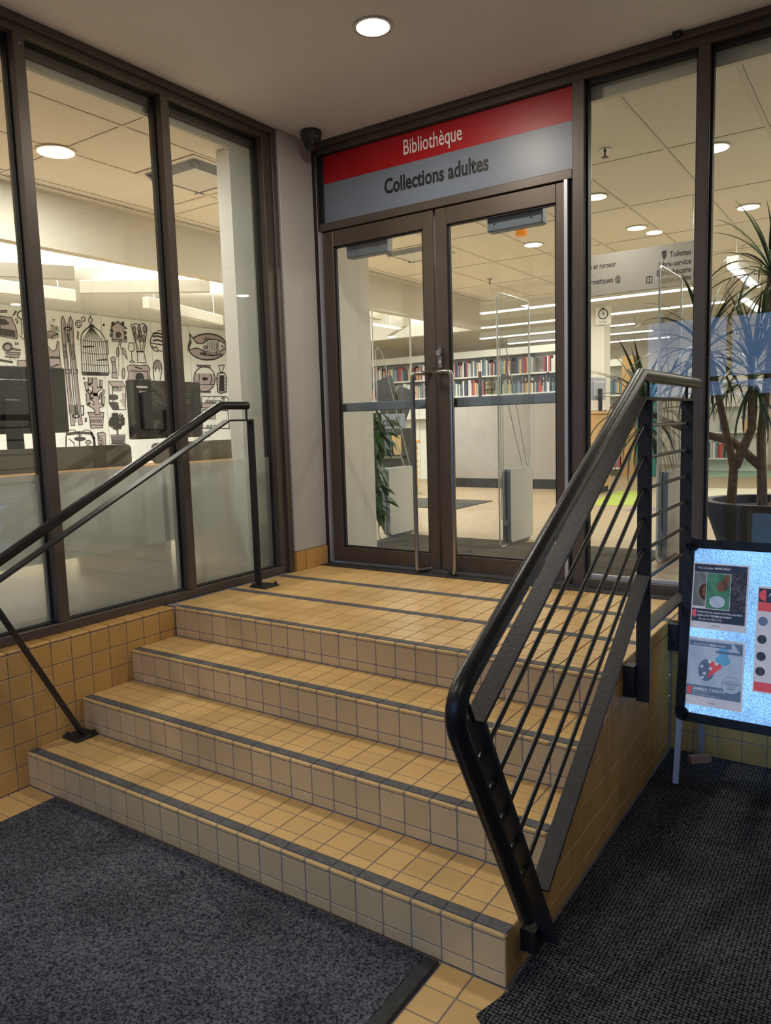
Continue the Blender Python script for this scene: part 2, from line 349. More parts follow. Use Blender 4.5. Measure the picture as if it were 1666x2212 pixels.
# tiled right flank of the stairs (x = W)
def flank_top(y):
    k = sum(1 for q in Y if q <= y+1e-6) - 1; return Z[k+1]
zz = [0, .046, .046+.104]
rows = [(.003, .058), (.0625, .162)] + [(.1665+T*i, .1665+T*i+T-J) for i in range(5)]
ycuts = [0]; 
while ycuts[-1] < 1.9: ycuts.append(ycuts[-1]+T)
ycuts[-1] = 1.9
ycuts = sorted(set([round(q, 4) for q in ycuts] + Y[1:]))
yc2 = [ycuts[0]]
for q in ycuts[1:]:
    if q - yc2[-1] < .018 and q not in Y: continue
    if q in Y and q - yc2[-1] < .018 and yc2[-1] not in Y: yc2[-1] = q; continue
    yc2.append(q)
for a, b in zip(yc2[:-1], yc2[1:]):
    tp = flank_top(a)
    for r0, r1 in rows:
        if r0 > tp-.012: continue
        tile('side_tile', 'tile_wall', st, (W-.010, a+J/2, r0), (W, b-J/2, min(r1, tp-.004)))

ld = struct('floor_landing', (0, .922, ZL))
MB().box(-.11, W-.0025, .94, D+.02, .50, ZL-.0025).build('landing_bed', 'grout', ld)
LR = [(.979,1.022,'t'),(1.022,1.128,'t'),(1.128,1.240,'t'),(1.240,1.354,'t'),(1.354,1.394,'t'),(1.394,1.447,'g'),(1.447,1.575,'t'),(1.575,1.70,'t'),(1.70,1.822,'t'),(1.822,1.846,'t'),(1.846,1.906,'g'),(1.906,2.034,'t'),(2.034,2.16,'t'),(2.16,2.285,'t')]
for y0, y1, kd in LR:
    for i, (a, b) in enumerate(COLS):
        if i == 0: a = -.06 if y0 < 2.0 else -.045
        if kd == 't': tile('floor_tile', 'tile', ld, (a+J/2, y0+J/2, ZL-.010), (b-J/2, y1-J/2, ZL))
        else: tile('grip_strip', 'grip', ld, (a+.001, y0, ZL-.010), (b-.001, y1, ZL+.001), .001)
MB().box(-.10, W, 2.288, 2.40, ZL-.01, ZL+.004).build('threshold_band', 'matedge', ld)

# low tiled kerb under the left window
kl = struct('wall_left')
MB().box(-.30, -.0025, -3.2, 2.05, 0, ZL-.014).build('kerb_core', 'grout', kl)
yy = [3.0 - T*k for k in range(60)]
for k in range(32):
    b = .922-.004 - T*k; a = b - T
    tile('cap_tile', 'tile_wall', kl, (-.11, a+J/2, ZL-.014), (.0005, b-J/2, ZL), .004)
    for i in range(6):
        z1 = ZL-.018 - T*i; z0 = z1 - T + J
        if z1 < .01: continue
        # skip what the steps hide
        hid = max([Z[j+1] for j in range(4) if Y[j] < a+.02] + [0])
        if z1 < hid-.01: continue
        tile('wall_tile', 'tile_wall', kl, (-.012, a+J/2, max(z0, .002)), (0, b-J/2, z1))

# low tiled wall below the sidelight, right of the stairs
lw = struct('wall_back')
MB().box(W, 5.6, 1.8925, 2.42, 0, ZL-.004).build('wall_core', 'grout', lw)
for k in range(12):
    a = W + .01 + T*k
    for i in range(6): tile('wall_tile', 'tile_wall', lw, (a, 1.89, .003+T*i), (a+T-J, 1.902, .003+T*i+T-J))
    tile('cap_tile', 'tile_wall', lw, (a, 1.89, ZL-.008), (a+T-J, 2.2, ZL))

# mats
lm = tag(MB().cbox(.228, 2.19, -3.4, -.012, 0, .011, .003).build('floor_mat', 'carpetL'), 'slate blue carpet mat at the foot of the tiled steps', 'mat')
tag(MB().cbox(2.19, 2.238, -3.4, -.014, 0, .013, .004).build('mat_edging', 'matedge'), 'black rubber edging strip along the slate blue mat', 'edging')
rm = MB(); rm.poly([(W+.012,1.884,.010),(W+.012,-.02,.010),(2.43,-.14,.010),(2.47,-.17,.010),(2.47,-3.4,.010),(5.2,-3.4,.010),(5.2,1.884,.010)])
rm.poly([(5.2,1.884,.0),(5.2,-3.4,.0),(2.47,-3.4,.0),(2.47,-.17,.0),(2.43,-.14,.0),(W+.012,-.02,.0),(W+.012,1.884,.0)])
n = len(rm.v)//2
for i in range(n): j = (i+1) % n; rm.quad(rm.v[i], rm.v[2*n-1-i], rm.v[2*n-1-j], rm.v[j])
tag(rm.build('floor_mat', 'carpetR'), 'black woven ribbed mat beside the staircase flank', 'mat')

# vestibule shell
cl = struct('ceiling'); MB().box(-.12, 5.6, -4.3, 2.42, HC, HC+.10).build('ceiling_slab', 'ceil', cl)
wr = struct('wall_right'); MB().box(5.6, 5.7, -4.3, 2.5, 0, HC).build('wall_slab', mat('dark vestibule wall', (.20,.18,.17), .7), wr)
wf = struct('wall_front')                 # street side, behind the camera: glazed entrance
wfb = MB(); wfb.box(-.3, 5.7, -4.4, -4.3, 2.95, HC+.1); wfb.box(-.3, .3, -4.4, -4.3, 0, 2.95); wfb.box(4.9, 5.7, -4.4, -4.3, 0, 2.95); wfb.build('wall_slab', 'rearwall', wf)
for x in (.3, 1.4, 2.5, 3.6, 4.84): MB().box(x, x+.06, -4.38, -4.32, 0, 2.95).build('mullion', 'bronze', wf)
MB().box(.3, 4.9, -4.38, -4.32, 2.1, 2.16).build('transom', 'bronze', wf)
for a, b in ((.36,1.4),(1.46,2.5),(2.56,3.6),(3.66,4.84)):
    for c, d in ((0,2.1),(2.16,2.95)): MB().box(a, b, -4.353, -4.347, c, d).build('pane', 'glass', wf)
MB().box(-.3, -.12, -4.4, -3.2, 0, HC+.1).build('wall_side_return', 'rearwall', wf)
MB().box(-14, 20, -22, -4.4, -.2, -.1).build('ground_outside', 'asphalt').__setitem__('kind', 'structure')
bo = thing('boundary_wall', 'low dark brick wall across the street outside', 'wall', (3,-17,-.1))
MB().box(-10, 16, -17, -16.5, -.1, 2.1).build('wall', 'dark', bo); MB().box(-10.05, 16.05, -17.05, -16.45, 2.1, 2.2).build('coping', 'dark', bo)

# white pier between windows and doors
wp = struct('wall_pier', (-.2, 2.2, ZL))
MB().box(-.31, -.095, 1.93, 3.07, ZL, 3.66).build('pier_core', 'libwall', wp)
MB().cbox(-.2, -.052, 2.03, 2.372, ZL+.135, HC+.02, .004).build('pier_face', 'paint', wp)
for a, b in ((2.034, 2.128), (2.133, 2.248), (2.252, 2.37)): tile('base_tile', 'tile_wall', wp, (-.075, a, ZL), (-.045, b, ZL+.132))
MB().box(-.275, -.262, 2.5, 3.075, ZL, ZL+.10).build('baseboard', 'matedge', wp)
MB().box(-.33, -.215, 1.75, 1.95, ZL, ZC).build('pier_return', 'libwhite', wp)

# ================================================================= left window
XW = -.09
w1 = struct('window_1', (XW, 0, ZL))
def bars(b, x0, x1): return b
def frame_box(name, y0, y1, z0, z1, par, x0=-.20, x1=XW, mt='bronze'): return MB().cbox(x0, x1, y0, y1, z0, z1, .003).build(name, mt, par)
frame_box('sill', -3.2, 2.02, ZL, ZL+.048, w1)
frame_box('sill_bead', -3.2, 2.0, ZL+.048, ZL+.056, w1, -.17, -.12, 'gasket')
frame_box('head', -3.2, 2.02, 3.485, HC, w1); MB().box(-.207, -.166, -3.2, 1.925, 3.44, 3.485).build('glazing_bead', 'bronze', w1); MB().box(-.235, -.208, -3.2, 1.925, 3.392, 3.50).build('ceiling_closure', 'tbar', w1)
frame_box('head_trim', -3.2, 2.03, 3.52, HC, w1, -.21, XW+.022)
frame_box('jamb', 1.921, 2.02, ZL+.048, 3.485, w1); frame_box('jamb_trim', 1.985, 2.03, ZL, 3.52, w1, -.21, XW+.022)
MB().box(-.165, -.138, 1.913, 1.922, ZL+.05, 3.485).build('gasket', 'gasket', w1)
for y in (-1.375, -.535, .305, 1.145):
    mu = frame_box('mullion', y-.029, y+.029, ZL+.048, 3.485, w1)
    for k in (-1, 1): MB().box(-.165, -.138, y+k*.033-.005, y+k*.033+.005, ZL+.05, 3.485).build('gasket', 'gasket', mu)
    MB().sweep([(XW, y, 3.44), (XW+.003, y, 3.44)], .006, 8).build('screw', 'steel', mu)
MB().box(-.165, -.138, -3.2, 1.92, 3.477, 3.487).build('gasket', 'gasket', w1)
edges = [-3.2, -1.375, -.535, .305, 1.145, 1.945]
for a, b in zip(edges[:-1], edges[1:]):
    MB().box(-.151, -.145, a+.03, b-.03, ZL+.05, 3.48).build('pane', 'glass', w1)
    MB().quad((-.1525, a+.03, ZL+.05), (-.1525, b-.03, ZL+.05), (-.1525, b-.03, 1.452), (-.1525, a+.03, 1.452)).build('frosted_film', 'frost', w1)

# ================================================================= door wall frame
tr = struct('trim_1', (0.9, D, ZL))
YF0, YF1 = D, D+.11
def fb(name, x0, x1, z0, z1, par=tr, y0=YF0, y1=YF1, mt='bronze'): return MB().cbox(x0, x1, y0, y1, z0, z1, .003).build(name, mt, par)
fb('jamb', -.095, -.045, ZL, 3.485); fb('jamb_trim', -.115, -.085, ZL, HC, y0=D-.03)
fb('head', -.095, 5.6, 3.485, HC); fb('head_trim', -.115, 5.6, 3.525, HC, y0=D-.03)
fb('door_stop', 1.74, 1.776, ZL, 2.978, y0=D+.03); fb('door_stop', -.045, -.02, ZL, 2.978, y0=D+.06); fb('mullion', 1.776, 1.845, ZL, 3.485); fb('mullion', 2.432, 2.49, ZL, 3.485); fb('mullion', 3.4, 3.46, ZL, 3.485)
fb('door_header', -.045, 1.776, 2.978, 3.03); fb('door_header_stop', -.045, 1.776, 2.955, 2.985, y0=D+.06)
fb('sill', 1.845, 2.432, ZL, ZL+.055); fb('sill', 2.49, 5.6, ZL, ZL+.055)
for a, b in ((1.845, 2.432), (2.49, 3.4)):
    for x0, x1 in ((a, a+.012), (b-.012, b)): MB().box(x0, x1, D+.035, D+.08, ZL+.055, 3.485).build('gasket', 'gasket', tr)
    MB().box(a, b, D+.035, D+.08, 3.462, 3.485).build('gasket', 'gasket', tr); MB().box(a, b, D+.03, D+.05, ZL+.055, ZL+.075).build('glazing_bead', 'alu', tr)
MB().box(1.845, 5.6, D+.11, D+.13, 3.40, 3.60).build('ceiling_closure', 'tbar', tr); MB().box(-.1, 1.845, D+.11, D+.13, 2.98, 3.60).build('ceiling_closure', 'tbar', tr)
MB().box(1.52+.8, 1.54+.82, D-.06, D-.03, 3.535, 3.555).build('clip', 'gasket', tr)
for i, (a, b) in enumerate(((1.85, 2.427), (2.495, 3.395), (3.465, 5.595))):
    wn = struct('window_%d' % (i+2), ((a+b)/2, D+.057, ZL+.06)); MB().box(a, b, D+.054, D+.060, ZL+.06, 3.48).build('pane', 'glass', wn)

# sign over the door
sg = thing('transom_sign', 'red and grey panel sign lettered Bibliothèque Collections adultes above the doors', 'sign', (.9, D+.03, 3.03))
YS = D+.03
MB().box(-.03, 1.776, YS, YS+.01, 3.03, 3.295).build('grey_panel', 'signgrey', sg); MB().box(-.03, 1.776, YS-.0005, YS+.01, 3.295, 3.485).build('red_band', 'red', sg)
RT = (1,0,0); UP = (0,0,1)
text('lettering', 'Bibliothèque', (.655, YS-.001, 3.318), RT, UP, 'white', sg, width=.42, height=.122, bold=.006)
text('lettering', 'Collections adultes', (.50, YS-.001, 3.135), RT, UP, 'ink', sg, width=.75, height=.098, bold=.026)
fb('sign_frame', -.045, 0.0, 3.03, 3.485, sg, y0=D+.02, mt='gasket'); fb('sign_frame', -.045, 1.776, 3.478, 3.487, sg, y0=D+.01, mt='gasket')

# ================================================================= doors
def door(n, x0, x1, gx0, gx1, side):
    dr = struct('door_%d' % n, ((x0+x1)/2, D+.03, ZL))
    y0, y1 = D+.012, D+.058; zb, zt = ZL+.016, 2.972; gz0, gz1 = .783, 2.868
    fb('stile', x0, gx0, zb, zt, dr, y0, y1, 'bronze2'); fb('stile', gx1, x1, zb, zt, dr, y0, y1, 'bronze2')
    fb('bottom_rail', gx0, gx1, zb, gz0, dr, y0, y1, 'bronze2'); fb('top_rail', gx0, gx1, gz1, zt, dr, y0, y1, 'bronze2')
    for a, b, c, d in ((gx0, gx0+.012, gz0, gz1), (gx1-.012, gx1, gz0, gz1), (gx0, gx1, gz0, gz0+.010), (gx0, gx1, gz1-.010, gz1)): MB().box(a, b, y0+.012, y1-.012, c, d).build('glazing_bead', 'gasket', dr)
    MB().box(gx0+.01, gx1-.01, y0+.02, y0+.026, gz0+.008, gz1-.008).build('pane', 'glass', dr)
    hx = x0-.008 if side < 0 else x1-.012
    MB().box(hx, hx+.02, D-.012, D+.012, ZL+.012, 2.975).build('hinge_strip', 'alu', dr)
    # pull handle, offset tube
    sx = x1-.045 if side < 0 else x0+.025; k = -1 if side < 0 else 1; vx = sx + k*.082 if side < 0 else sx + .118; yo = D-.075
    P = [(sx, D+.012, 1.962), (sx+k*.012, yo+.03, 1.964), (vx-k*.03, yo+.004, 1.964), (vx-k*.008, yo, 1.956), (vx, yo, 1.935), (vx, yo, .71), (vx+k*-.006, yo, .69), (vx-k*.02, yo+.02, .683), (sx+k*.03, D-.0, .683), (sx+k*.02, D+.012, .683)]
    hd = MB().sweep(P, .0145, 12).build('pull_handle', 'steel', dr, True)
    MB().lathe((0,0,0), [(.02,0),(.02,.008)], 16)
    # panic bar on the library side
    pb = MB().cbox(gx0-.02, gx1+.02, D+.075, D+.105, 1.742, 1.803, .006).build('push_bar', 'gategrey', dr)
    for x in (gx0-.02, gx1-.02): MB().box(x, x+.04, D+.058, D+.078, 1.75, 1.795).build('bar_bracket', 'darkplastic', dr)
    # closer box
    cx0, cx1 = (.145, .485) if side < 0 else (1.215, 1.575)
    MB().cbox(cx0, cx1, D+.062, D+.135, 2.785, 2.90, .008).build('door_closer', 'signgrey', dr)
    for x in (cx0+.05, cx1-.07): MB().lathe((x, D+.06, 2.825), [(.006,0),(.006,.006)], 8).build('screw', 'darkplastic', dr)
    return dr
d1 = door(1, -.03, .868, .072, .788, -1); d2 = door(2, .882, 1.745, .965, 1.676, 1)
MB().cbox(.893, .925, D-.008, D+.014, 1.99, 2.12, .003).build('lock_plate', 'steel', d2)
MB().sweep([(.908, D-.026, 2.085), (.908, D, 2.085)], .019, 16).build('lock_cylinder', 'chrome', d2, True)
MB().sweep([(.910, D-.012, 2.03), (.910, D, 2.03)], .012, 12).build('lock_turn', 'alu', d2, True)
MB().sweep([(.846, D+.008, 1.995), (.846, D+.014, 1.995)], .008, 10).build('bolt_hole', 'gasket', d1)

# ================================================================= right railing
rr = thing('stair_railing', 'black steel railing with five sloping rods on the stair flank', 'railing', (2.52, .1, 0))
XR = 2.525; B0, B1 = XR-.027, XR+.027
def yz(*p): return [(XR, a, b) for a, b in p]
bend = []
p0 = Vector((-.007,.257)); p1 = Vector((-.425,1.005)); p2 = Vector((1.085,1.80)); a_ = (p0-p1).normalized(); b_ = (p2-p1).normalized(); rb = .10
for i in range(9):
    t = i/8; q = (p1+a_*rb)*(1-t)**2 + p1*2*t*(1-t) + (p1+b_*rb)*t*t; bend.append((q.x, q.y))
MB().sweep(yz((-.007,.257), *bend, (1.085,1.80), (2.04,1.797)), .0255, 16).build('handrail', 'black', rr, True)
fc = (-.300, .935)
MB().flat(B0, B1, [(.165,.075), fc, (1.07,1.712), (1.95,1.715)], .011).build('flat_bar_frame', 'blackmatte', rr)
MB().flat(B0, B1, [(.085,.288), (1.135,1.018)], .011).build('lower_flat_bar', 'blackmatte', rr)
MB().box(B0, B1, 1.15, 1.161, .50, 1.71).build('post', 'blackmatte', rr); MB().box(B0, B1, 1.86, 1.871, .50, 1.71).build('post', 'blackmatte', rr)
MB().flat(B0, B1, [(1.161,.80), (1.86,.80)], .011).build('lower_flat_bar', 'blackmatte', rr)
lows = [(-.30,.815), (-.24,.715), (-.178,.607), (-.112,.498), (-.048,.39)]; zs = [1.608,1.485,1.363,1.243,1.122]
for (a, b), z in zip(lows, zs):
    MB().sweep(yz((a, b), (1.095, z-.012), (1.13, z), (1.885, z)), .0075, 8).build('rod', 'black', rr, True)
MB().sweep(yz((1.155, 1.0), (1.885, 1.0)), .0075, 8).build('rod', 'black', rr, True)
for y in (1.19, 1.84): MB().sweep(yz((y, 1.715), (y, 1.79)), .007, 8).build('standoff', 'black', rr, True)
MB().sweep(yz((-.31, .935), (-.34, .99)), .007, 8).build('standoff', 'black', rr, True)
for y, z in ((1.12, .52), (1.84, .52)):
    MB().box(W+.001, B0+.002, y, y+.05, z, z+.13).build('wall_bracket', 'blackmatte', rr); MB().sweep([(W+.02, y+.01, z+.03), (B0-.004, y-.01, z+.03)], .008, 6).build('bolt', 'blackmatte', rr)
MB().box(W+.001, B0+.004, .10, .17, .06, .13).build('wall_bracket', 'black', rr)

# left railing
lr = thing('stair_railing', 'black steel handrail with single flat bar beside the frosted window', 'railing', (.09, 1.53, ZL))
XL = .09; B0, B1 = XL-.025, XL+.025
def yl(*p): return [(XL, a, b) for a, b in p]
MB().sweep(yl((-.235,.99), (-.24,1.015), (-.20,1.05), (1.27,1.782), (1.485,1.782)), .0235, 16).build('handrail', 'black', lr, True)
MB().flat(B0, B1, [(.235,.185), (-.175,.985), (1.315,1.695), (1.505,1.695), (1.505,ZL+.012)], .011).build('flat_bar_frame', 'blackmatte', lr)
MB().sweep(yl((1.475,1.70), (1.475,1.77)), .006, 8).build('standoff', 'black', lr, True)
for y, z in ((.6, .0), ): pass
MB().cbox(.02, .155, 1.495, 1.625, ZL, ZL+.012, .003).build('foot_plate', 'blackmatte', lr)
MB().cbox(-.0+.004, .125, .18, .30, .165, .18, .003).build('foot_plate', 'blackmatte', lr)
for x, y, z in ((.04,1.51,ZL+.012), (.135,1.61,ZL+.012), (.02,.2,.18), (.11,.285,.18)): MB().lathe((x,y,z), [(.009,0),(.009,.012),(.005,.016)], 8).build('bolt', 'blackmatte', lr)

# ================================================================= vestibule ceiling fittings
dl = thing('downlight', 'bright round recessed downlight in the plain vestibule ceiling', 'light', (1.154, 1.383, HC))
MB().lathe((1.154,1.383,HC-.006), [(.098,0),(.098,.006)], 32).build('trim_ring', 'paint', dl); MB().lathe((1.154,1.383,HC-.0075), [(.080,0),(.080,.0015)], 32).build('lens', 'lamp', dl)
area('downlight_lamp', (1.154,1.383,HC-.012), .15, 20, WARM)
for x, y, pw in ((1.154,-1.6,20), (3.75,-1.6,8)):
    d_ = thing('downlight', 'round recessed downlight in the vestibule ceiling over the mats', 'light', (x, y, HC), 'vestibule downlights over the mats')
    MB().lathe((x,y,HC-.006), [(.098,0),(.098,.006)], 32).build('trim_ring', 'paint', d_); MB().lathe((x,y,HC-.0075), [(.080,0),(.080,.0015)], 32).build('lens', 'lamp', d_)
    area('downlight_lamp', (x,y,HC-.012), .15, pw, WARM)
cm = thing('security_camera', 'small black dome camera on the ceiling by the door frame', 'camera', (.085, 2.205, HC))
MB().lathe((.085,2.205,HC-.075), [(.052,0),(.064,.02),(.070,.055),(.068,.075)], 28).build('housing', 'darkplastic', cm, True)
MB().lathe((.085,2.205,HC-.125), [(.006,0),(.025,.005),(.042,.02),(.050,.045),(.050,.052)], 28).build('dome', 'plastic', cm, True)
MB().sweep([(.15,2.17,HC-.055),(.158,2.168,HC-.055)], .004, 8).build('screw', 'chrome', cm)

# ================================================================= A-frame board on the right mat
TH = math.radians(12); BUP = Vector((0, math.sin(TH), math.cos(TH))); BN = Vector((0, -math.cos(TH), math.sin(TH))); BO = Vector((2.556, 1.513, 0.011)); BX = Vector((1,0,0))
def bp(u, v, off=0):
    d = ray(u, v); t = (BO-CAM).dot(BN)/d.dot(BN); return CAM + d*t + BN*off
def bq(s, t, off=0): return BO + BX*s + BUP*t + BN*off
def st_(u, v): q = bp(u, v)-BO; return q.dot(BX), q.dot(BUP)
ab = thing('a_frame_board', 'black-framed A-frame display board with event posters on a blue speckled sheet', 'sign', (2.87, 1.65, .011))
W_, T0, T1, FW = .66, .285, 1.097, .040
def bbar(name, s0, s1, t0, t1, mt='black', d0=-.012, d1=.014):
    return MB().obox(bq((s0+s1)/2, (t0+t1)/2, (d0+d1)/2), BX, BUP, BN, (s1-s0)/2, (t1-t0)/2, (d1-d0)/2).build(name, mt, ab)
bbar('frame_rail', 0, FW, T0+.03, T1-.02); bbar('frame_rail', W_-FW, W_, T0+.03, T1-.02); bbar('frame_rail', .03, W_-.03, T0, T0+FW); bbar('frame_rail', .02, W_-.02, T1-FW, T1)
for s in (.03, W_-.03):
    for t in (T0+.03, T1-.025): MB().sweep([bq(s, t, -.012), bq(s, t, .014)], .03, 20).build('frame_corner', 'black', ab)
bbar('speckled_panel', FW-.005, W_-FW+.005, T0+FW-.005, T1-FW+.005, speckle_mat('blue speckled emissive sheet'), -.008, .002)  # blue speckled brightness is set as emission on the sheet
for s in (.02, W_-.02): MB().obox(bq(s, .15), BX, BUP, BN, .012, .148, .009).build('leg', 'alu', ab)
for s in (.06, W_-.06):
    a = bq(s, 1.08, -.02); b = Vector((BO.x+s, a.y+.04, .011)); b.y = min(a.y+.10, 1.87); dv = (b-a); L = dv.length; dv.normalize(); MB().obox((a+b)/2, (1,0,0), dv, Vector((1,0,0)).cross(dv), .012, L/2, .009).build('rear_leg', 'alu', ab)
M['paper'] = mat('poster paper', (.42,.42,.46), .6, emit=(.45,.47,.58), estr=.5); M['navy'] = mat('navy print', (.03,.04,.08), .6, emit=(.05,.08,.16), estr=.2); M['navy2'] = mat('slate print', (.08,.12,.2), .6, emit=(.12,.2,.36), estr=.35)  # paper and most inks carry a little emission that brightens them
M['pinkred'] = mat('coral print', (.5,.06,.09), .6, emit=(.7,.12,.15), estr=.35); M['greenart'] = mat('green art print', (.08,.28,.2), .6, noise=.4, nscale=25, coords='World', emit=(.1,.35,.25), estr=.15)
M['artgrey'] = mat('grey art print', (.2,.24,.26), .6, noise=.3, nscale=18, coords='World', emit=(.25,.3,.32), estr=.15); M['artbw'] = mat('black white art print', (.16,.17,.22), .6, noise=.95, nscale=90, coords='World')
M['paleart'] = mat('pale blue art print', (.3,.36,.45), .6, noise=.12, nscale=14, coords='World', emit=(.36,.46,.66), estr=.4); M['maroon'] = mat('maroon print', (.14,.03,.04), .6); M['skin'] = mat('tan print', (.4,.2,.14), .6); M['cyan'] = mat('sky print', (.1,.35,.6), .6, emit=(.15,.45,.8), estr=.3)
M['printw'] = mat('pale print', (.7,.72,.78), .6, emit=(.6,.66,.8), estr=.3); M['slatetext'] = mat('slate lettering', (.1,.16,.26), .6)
class Poster:
    def __init__(s, label, tl, tr, br, bl, off=.0035):
        c = [st_(*p) for p in (tl, tr, br, bl)]; s.a0 = (c[0][0]+c[3][0])/2; s.a1 = (c[1][0]+c[2][0])/2; s.b1 = (c[0][1]+c[1][1])/2; s.b0 = (c[2][1]+c[3][1])/2; s.off = off; s.n = 0
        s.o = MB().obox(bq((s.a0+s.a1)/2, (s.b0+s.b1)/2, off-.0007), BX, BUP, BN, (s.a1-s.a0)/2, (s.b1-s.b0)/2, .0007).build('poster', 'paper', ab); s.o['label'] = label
    def p(s, x, y, k=0): return bq(s.a0+(s.a1-s.a0)*x, s.b1+(s.b0-s.b1)*y, s.off+.0004+.0003*k)
    def rect(s, name, x0, y0, x1, y1, mt): s.n += 1; MB().quad(s.p(x0,y1,s.n), s.p(x1,y1,s.n), s.p(x1,y0,s.n), s.p(x0,y0,s.n)).build(name, mt, s.o)
    def pol(s, name, pts, mt): s.n += 1; MB().poly([s.p(x,y,s.n) for x, y in pts]).build(name, mt, s.o)
    def ell(s, name, cx, cy, rx, ry, mt, a0=0, a1=360): s.pol(name, [(cx+rx*math.cos(math.radians(a)), cy-ry*math.sin(math.radians(a))) for a in [a0+(a1-a0)*i/24 for i in range(24 if a1-a0 == 360 else 25)]], mt)
    def txt(s, t, x, y, x1, h, mt, bold=0): s.n += 1; text('print', t, s.p(x, y, s.n), BX, BUP, mt, s.o, width=(s.a1-s.a0)*(x1-x), height=(s.b1-s.b0)*h, bold=bold)
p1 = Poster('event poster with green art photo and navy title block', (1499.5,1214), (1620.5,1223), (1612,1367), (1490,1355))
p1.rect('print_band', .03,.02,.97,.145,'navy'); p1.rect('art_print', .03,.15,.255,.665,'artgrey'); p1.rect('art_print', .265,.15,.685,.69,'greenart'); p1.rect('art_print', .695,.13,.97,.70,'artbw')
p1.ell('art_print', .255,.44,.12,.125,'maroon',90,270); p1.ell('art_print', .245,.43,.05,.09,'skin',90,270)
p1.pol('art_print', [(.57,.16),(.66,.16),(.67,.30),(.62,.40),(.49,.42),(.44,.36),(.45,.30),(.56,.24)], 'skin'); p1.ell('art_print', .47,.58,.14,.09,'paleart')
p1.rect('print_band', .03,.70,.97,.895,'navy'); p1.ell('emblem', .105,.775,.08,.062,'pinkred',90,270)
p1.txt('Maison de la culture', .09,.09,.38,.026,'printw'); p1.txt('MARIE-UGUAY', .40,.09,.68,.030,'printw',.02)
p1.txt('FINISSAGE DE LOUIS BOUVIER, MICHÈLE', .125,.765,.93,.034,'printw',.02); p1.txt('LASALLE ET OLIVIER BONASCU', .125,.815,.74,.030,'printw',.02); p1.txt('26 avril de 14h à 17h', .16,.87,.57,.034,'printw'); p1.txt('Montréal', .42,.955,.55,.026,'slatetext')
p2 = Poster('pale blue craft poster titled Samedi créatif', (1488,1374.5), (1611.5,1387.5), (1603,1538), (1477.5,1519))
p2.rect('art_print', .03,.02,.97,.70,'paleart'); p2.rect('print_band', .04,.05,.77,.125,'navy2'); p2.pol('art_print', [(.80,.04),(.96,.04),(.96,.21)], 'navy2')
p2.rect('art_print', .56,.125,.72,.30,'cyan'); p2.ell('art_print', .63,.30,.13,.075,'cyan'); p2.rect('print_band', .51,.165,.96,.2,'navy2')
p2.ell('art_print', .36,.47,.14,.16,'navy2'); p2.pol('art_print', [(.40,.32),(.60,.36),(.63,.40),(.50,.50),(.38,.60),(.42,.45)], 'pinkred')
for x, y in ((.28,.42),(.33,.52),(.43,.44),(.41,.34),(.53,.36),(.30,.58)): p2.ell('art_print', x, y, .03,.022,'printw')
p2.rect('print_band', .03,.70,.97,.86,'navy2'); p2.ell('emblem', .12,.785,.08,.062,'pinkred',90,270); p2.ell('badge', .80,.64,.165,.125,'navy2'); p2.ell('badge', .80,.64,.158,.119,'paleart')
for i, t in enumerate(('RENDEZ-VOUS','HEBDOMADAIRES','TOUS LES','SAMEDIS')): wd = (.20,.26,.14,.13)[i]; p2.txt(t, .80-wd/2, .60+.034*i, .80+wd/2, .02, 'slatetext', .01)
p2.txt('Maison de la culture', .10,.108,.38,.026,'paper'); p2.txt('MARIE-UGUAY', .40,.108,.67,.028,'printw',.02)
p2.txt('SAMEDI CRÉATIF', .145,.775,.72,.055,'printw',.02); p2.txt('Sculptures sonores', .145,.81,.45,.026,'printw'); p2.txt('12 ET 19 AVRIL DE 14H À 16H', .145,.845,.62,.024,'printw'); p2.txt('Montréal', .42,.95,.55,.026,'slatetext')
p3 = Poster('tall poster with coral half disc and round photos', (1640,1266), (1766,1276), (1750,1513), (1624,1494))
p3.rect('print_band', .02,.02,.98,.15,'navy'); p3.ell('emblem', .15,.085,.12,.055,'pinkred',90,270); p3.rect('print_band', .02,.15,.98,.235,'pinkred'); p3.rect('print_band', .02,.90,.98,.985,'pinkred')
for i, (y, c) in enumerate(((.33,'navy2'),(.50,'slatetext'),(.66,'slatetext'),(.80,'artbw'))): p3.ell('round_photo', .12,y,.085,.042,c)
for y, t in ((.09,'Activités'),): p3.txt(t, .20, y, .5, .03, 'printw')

# wooden shim on the mat under the board
sh = MB(); a = at(1490,1648,'z',.011); 
for s in (0,): sh.obox((2.62,1.79,.028), (.75,.66,0), (-.66,.75,0), (0,0,1), .05, .018, .016)
tag(sh.build('door_wedge', 'skin'), 'small worn wooden wedge on the mat behind the A-frame board', 'wedge')

# ================================================================= LIBRARY shell
lf = struct('floor_library', (1, 6, ZL))
MB().box(-6.9, 7.2, D+.11, 15, .50, ZL).build('floor_slab', 'linoleum', lf); MB().box(-6.9, -.30, -4.2, D+.11, .50, ZL).build('floor_slab', 'linoleum', lf)
def inlay(name, mt, px): MB().poly([tuple(at(u, v, 'z', ZL+.0015)) for u, v in px]).build(name, mt, lf)
inlay('floor_inlay', 'green', [(1268,1091),(1268,1088),(1335,1061),(1395,1058),(1395,1092)]); inlay('floor_inlay', 'plumfloor', [(1345,1103),(1378,1096),(1430,1096),(1430,1104)])
inlay('floor_inlay', 'tealfloor', [(1500,1016),(1700,1016),(1700,1030),(1500,1030)]); inlay('floor_inlay', 'whitefloor', [(1500,1054),(1720,1056),(1720,1073),(1500,1073)]); inlay('floor_inlay', 'plumfloor', [(1648,1064),(1740,1062),(1740,1082),(1640,1082)]); inlay('floor_inlay', 'green', [(1500,990),(1700,990),(1700,1003),(1500,1003)])
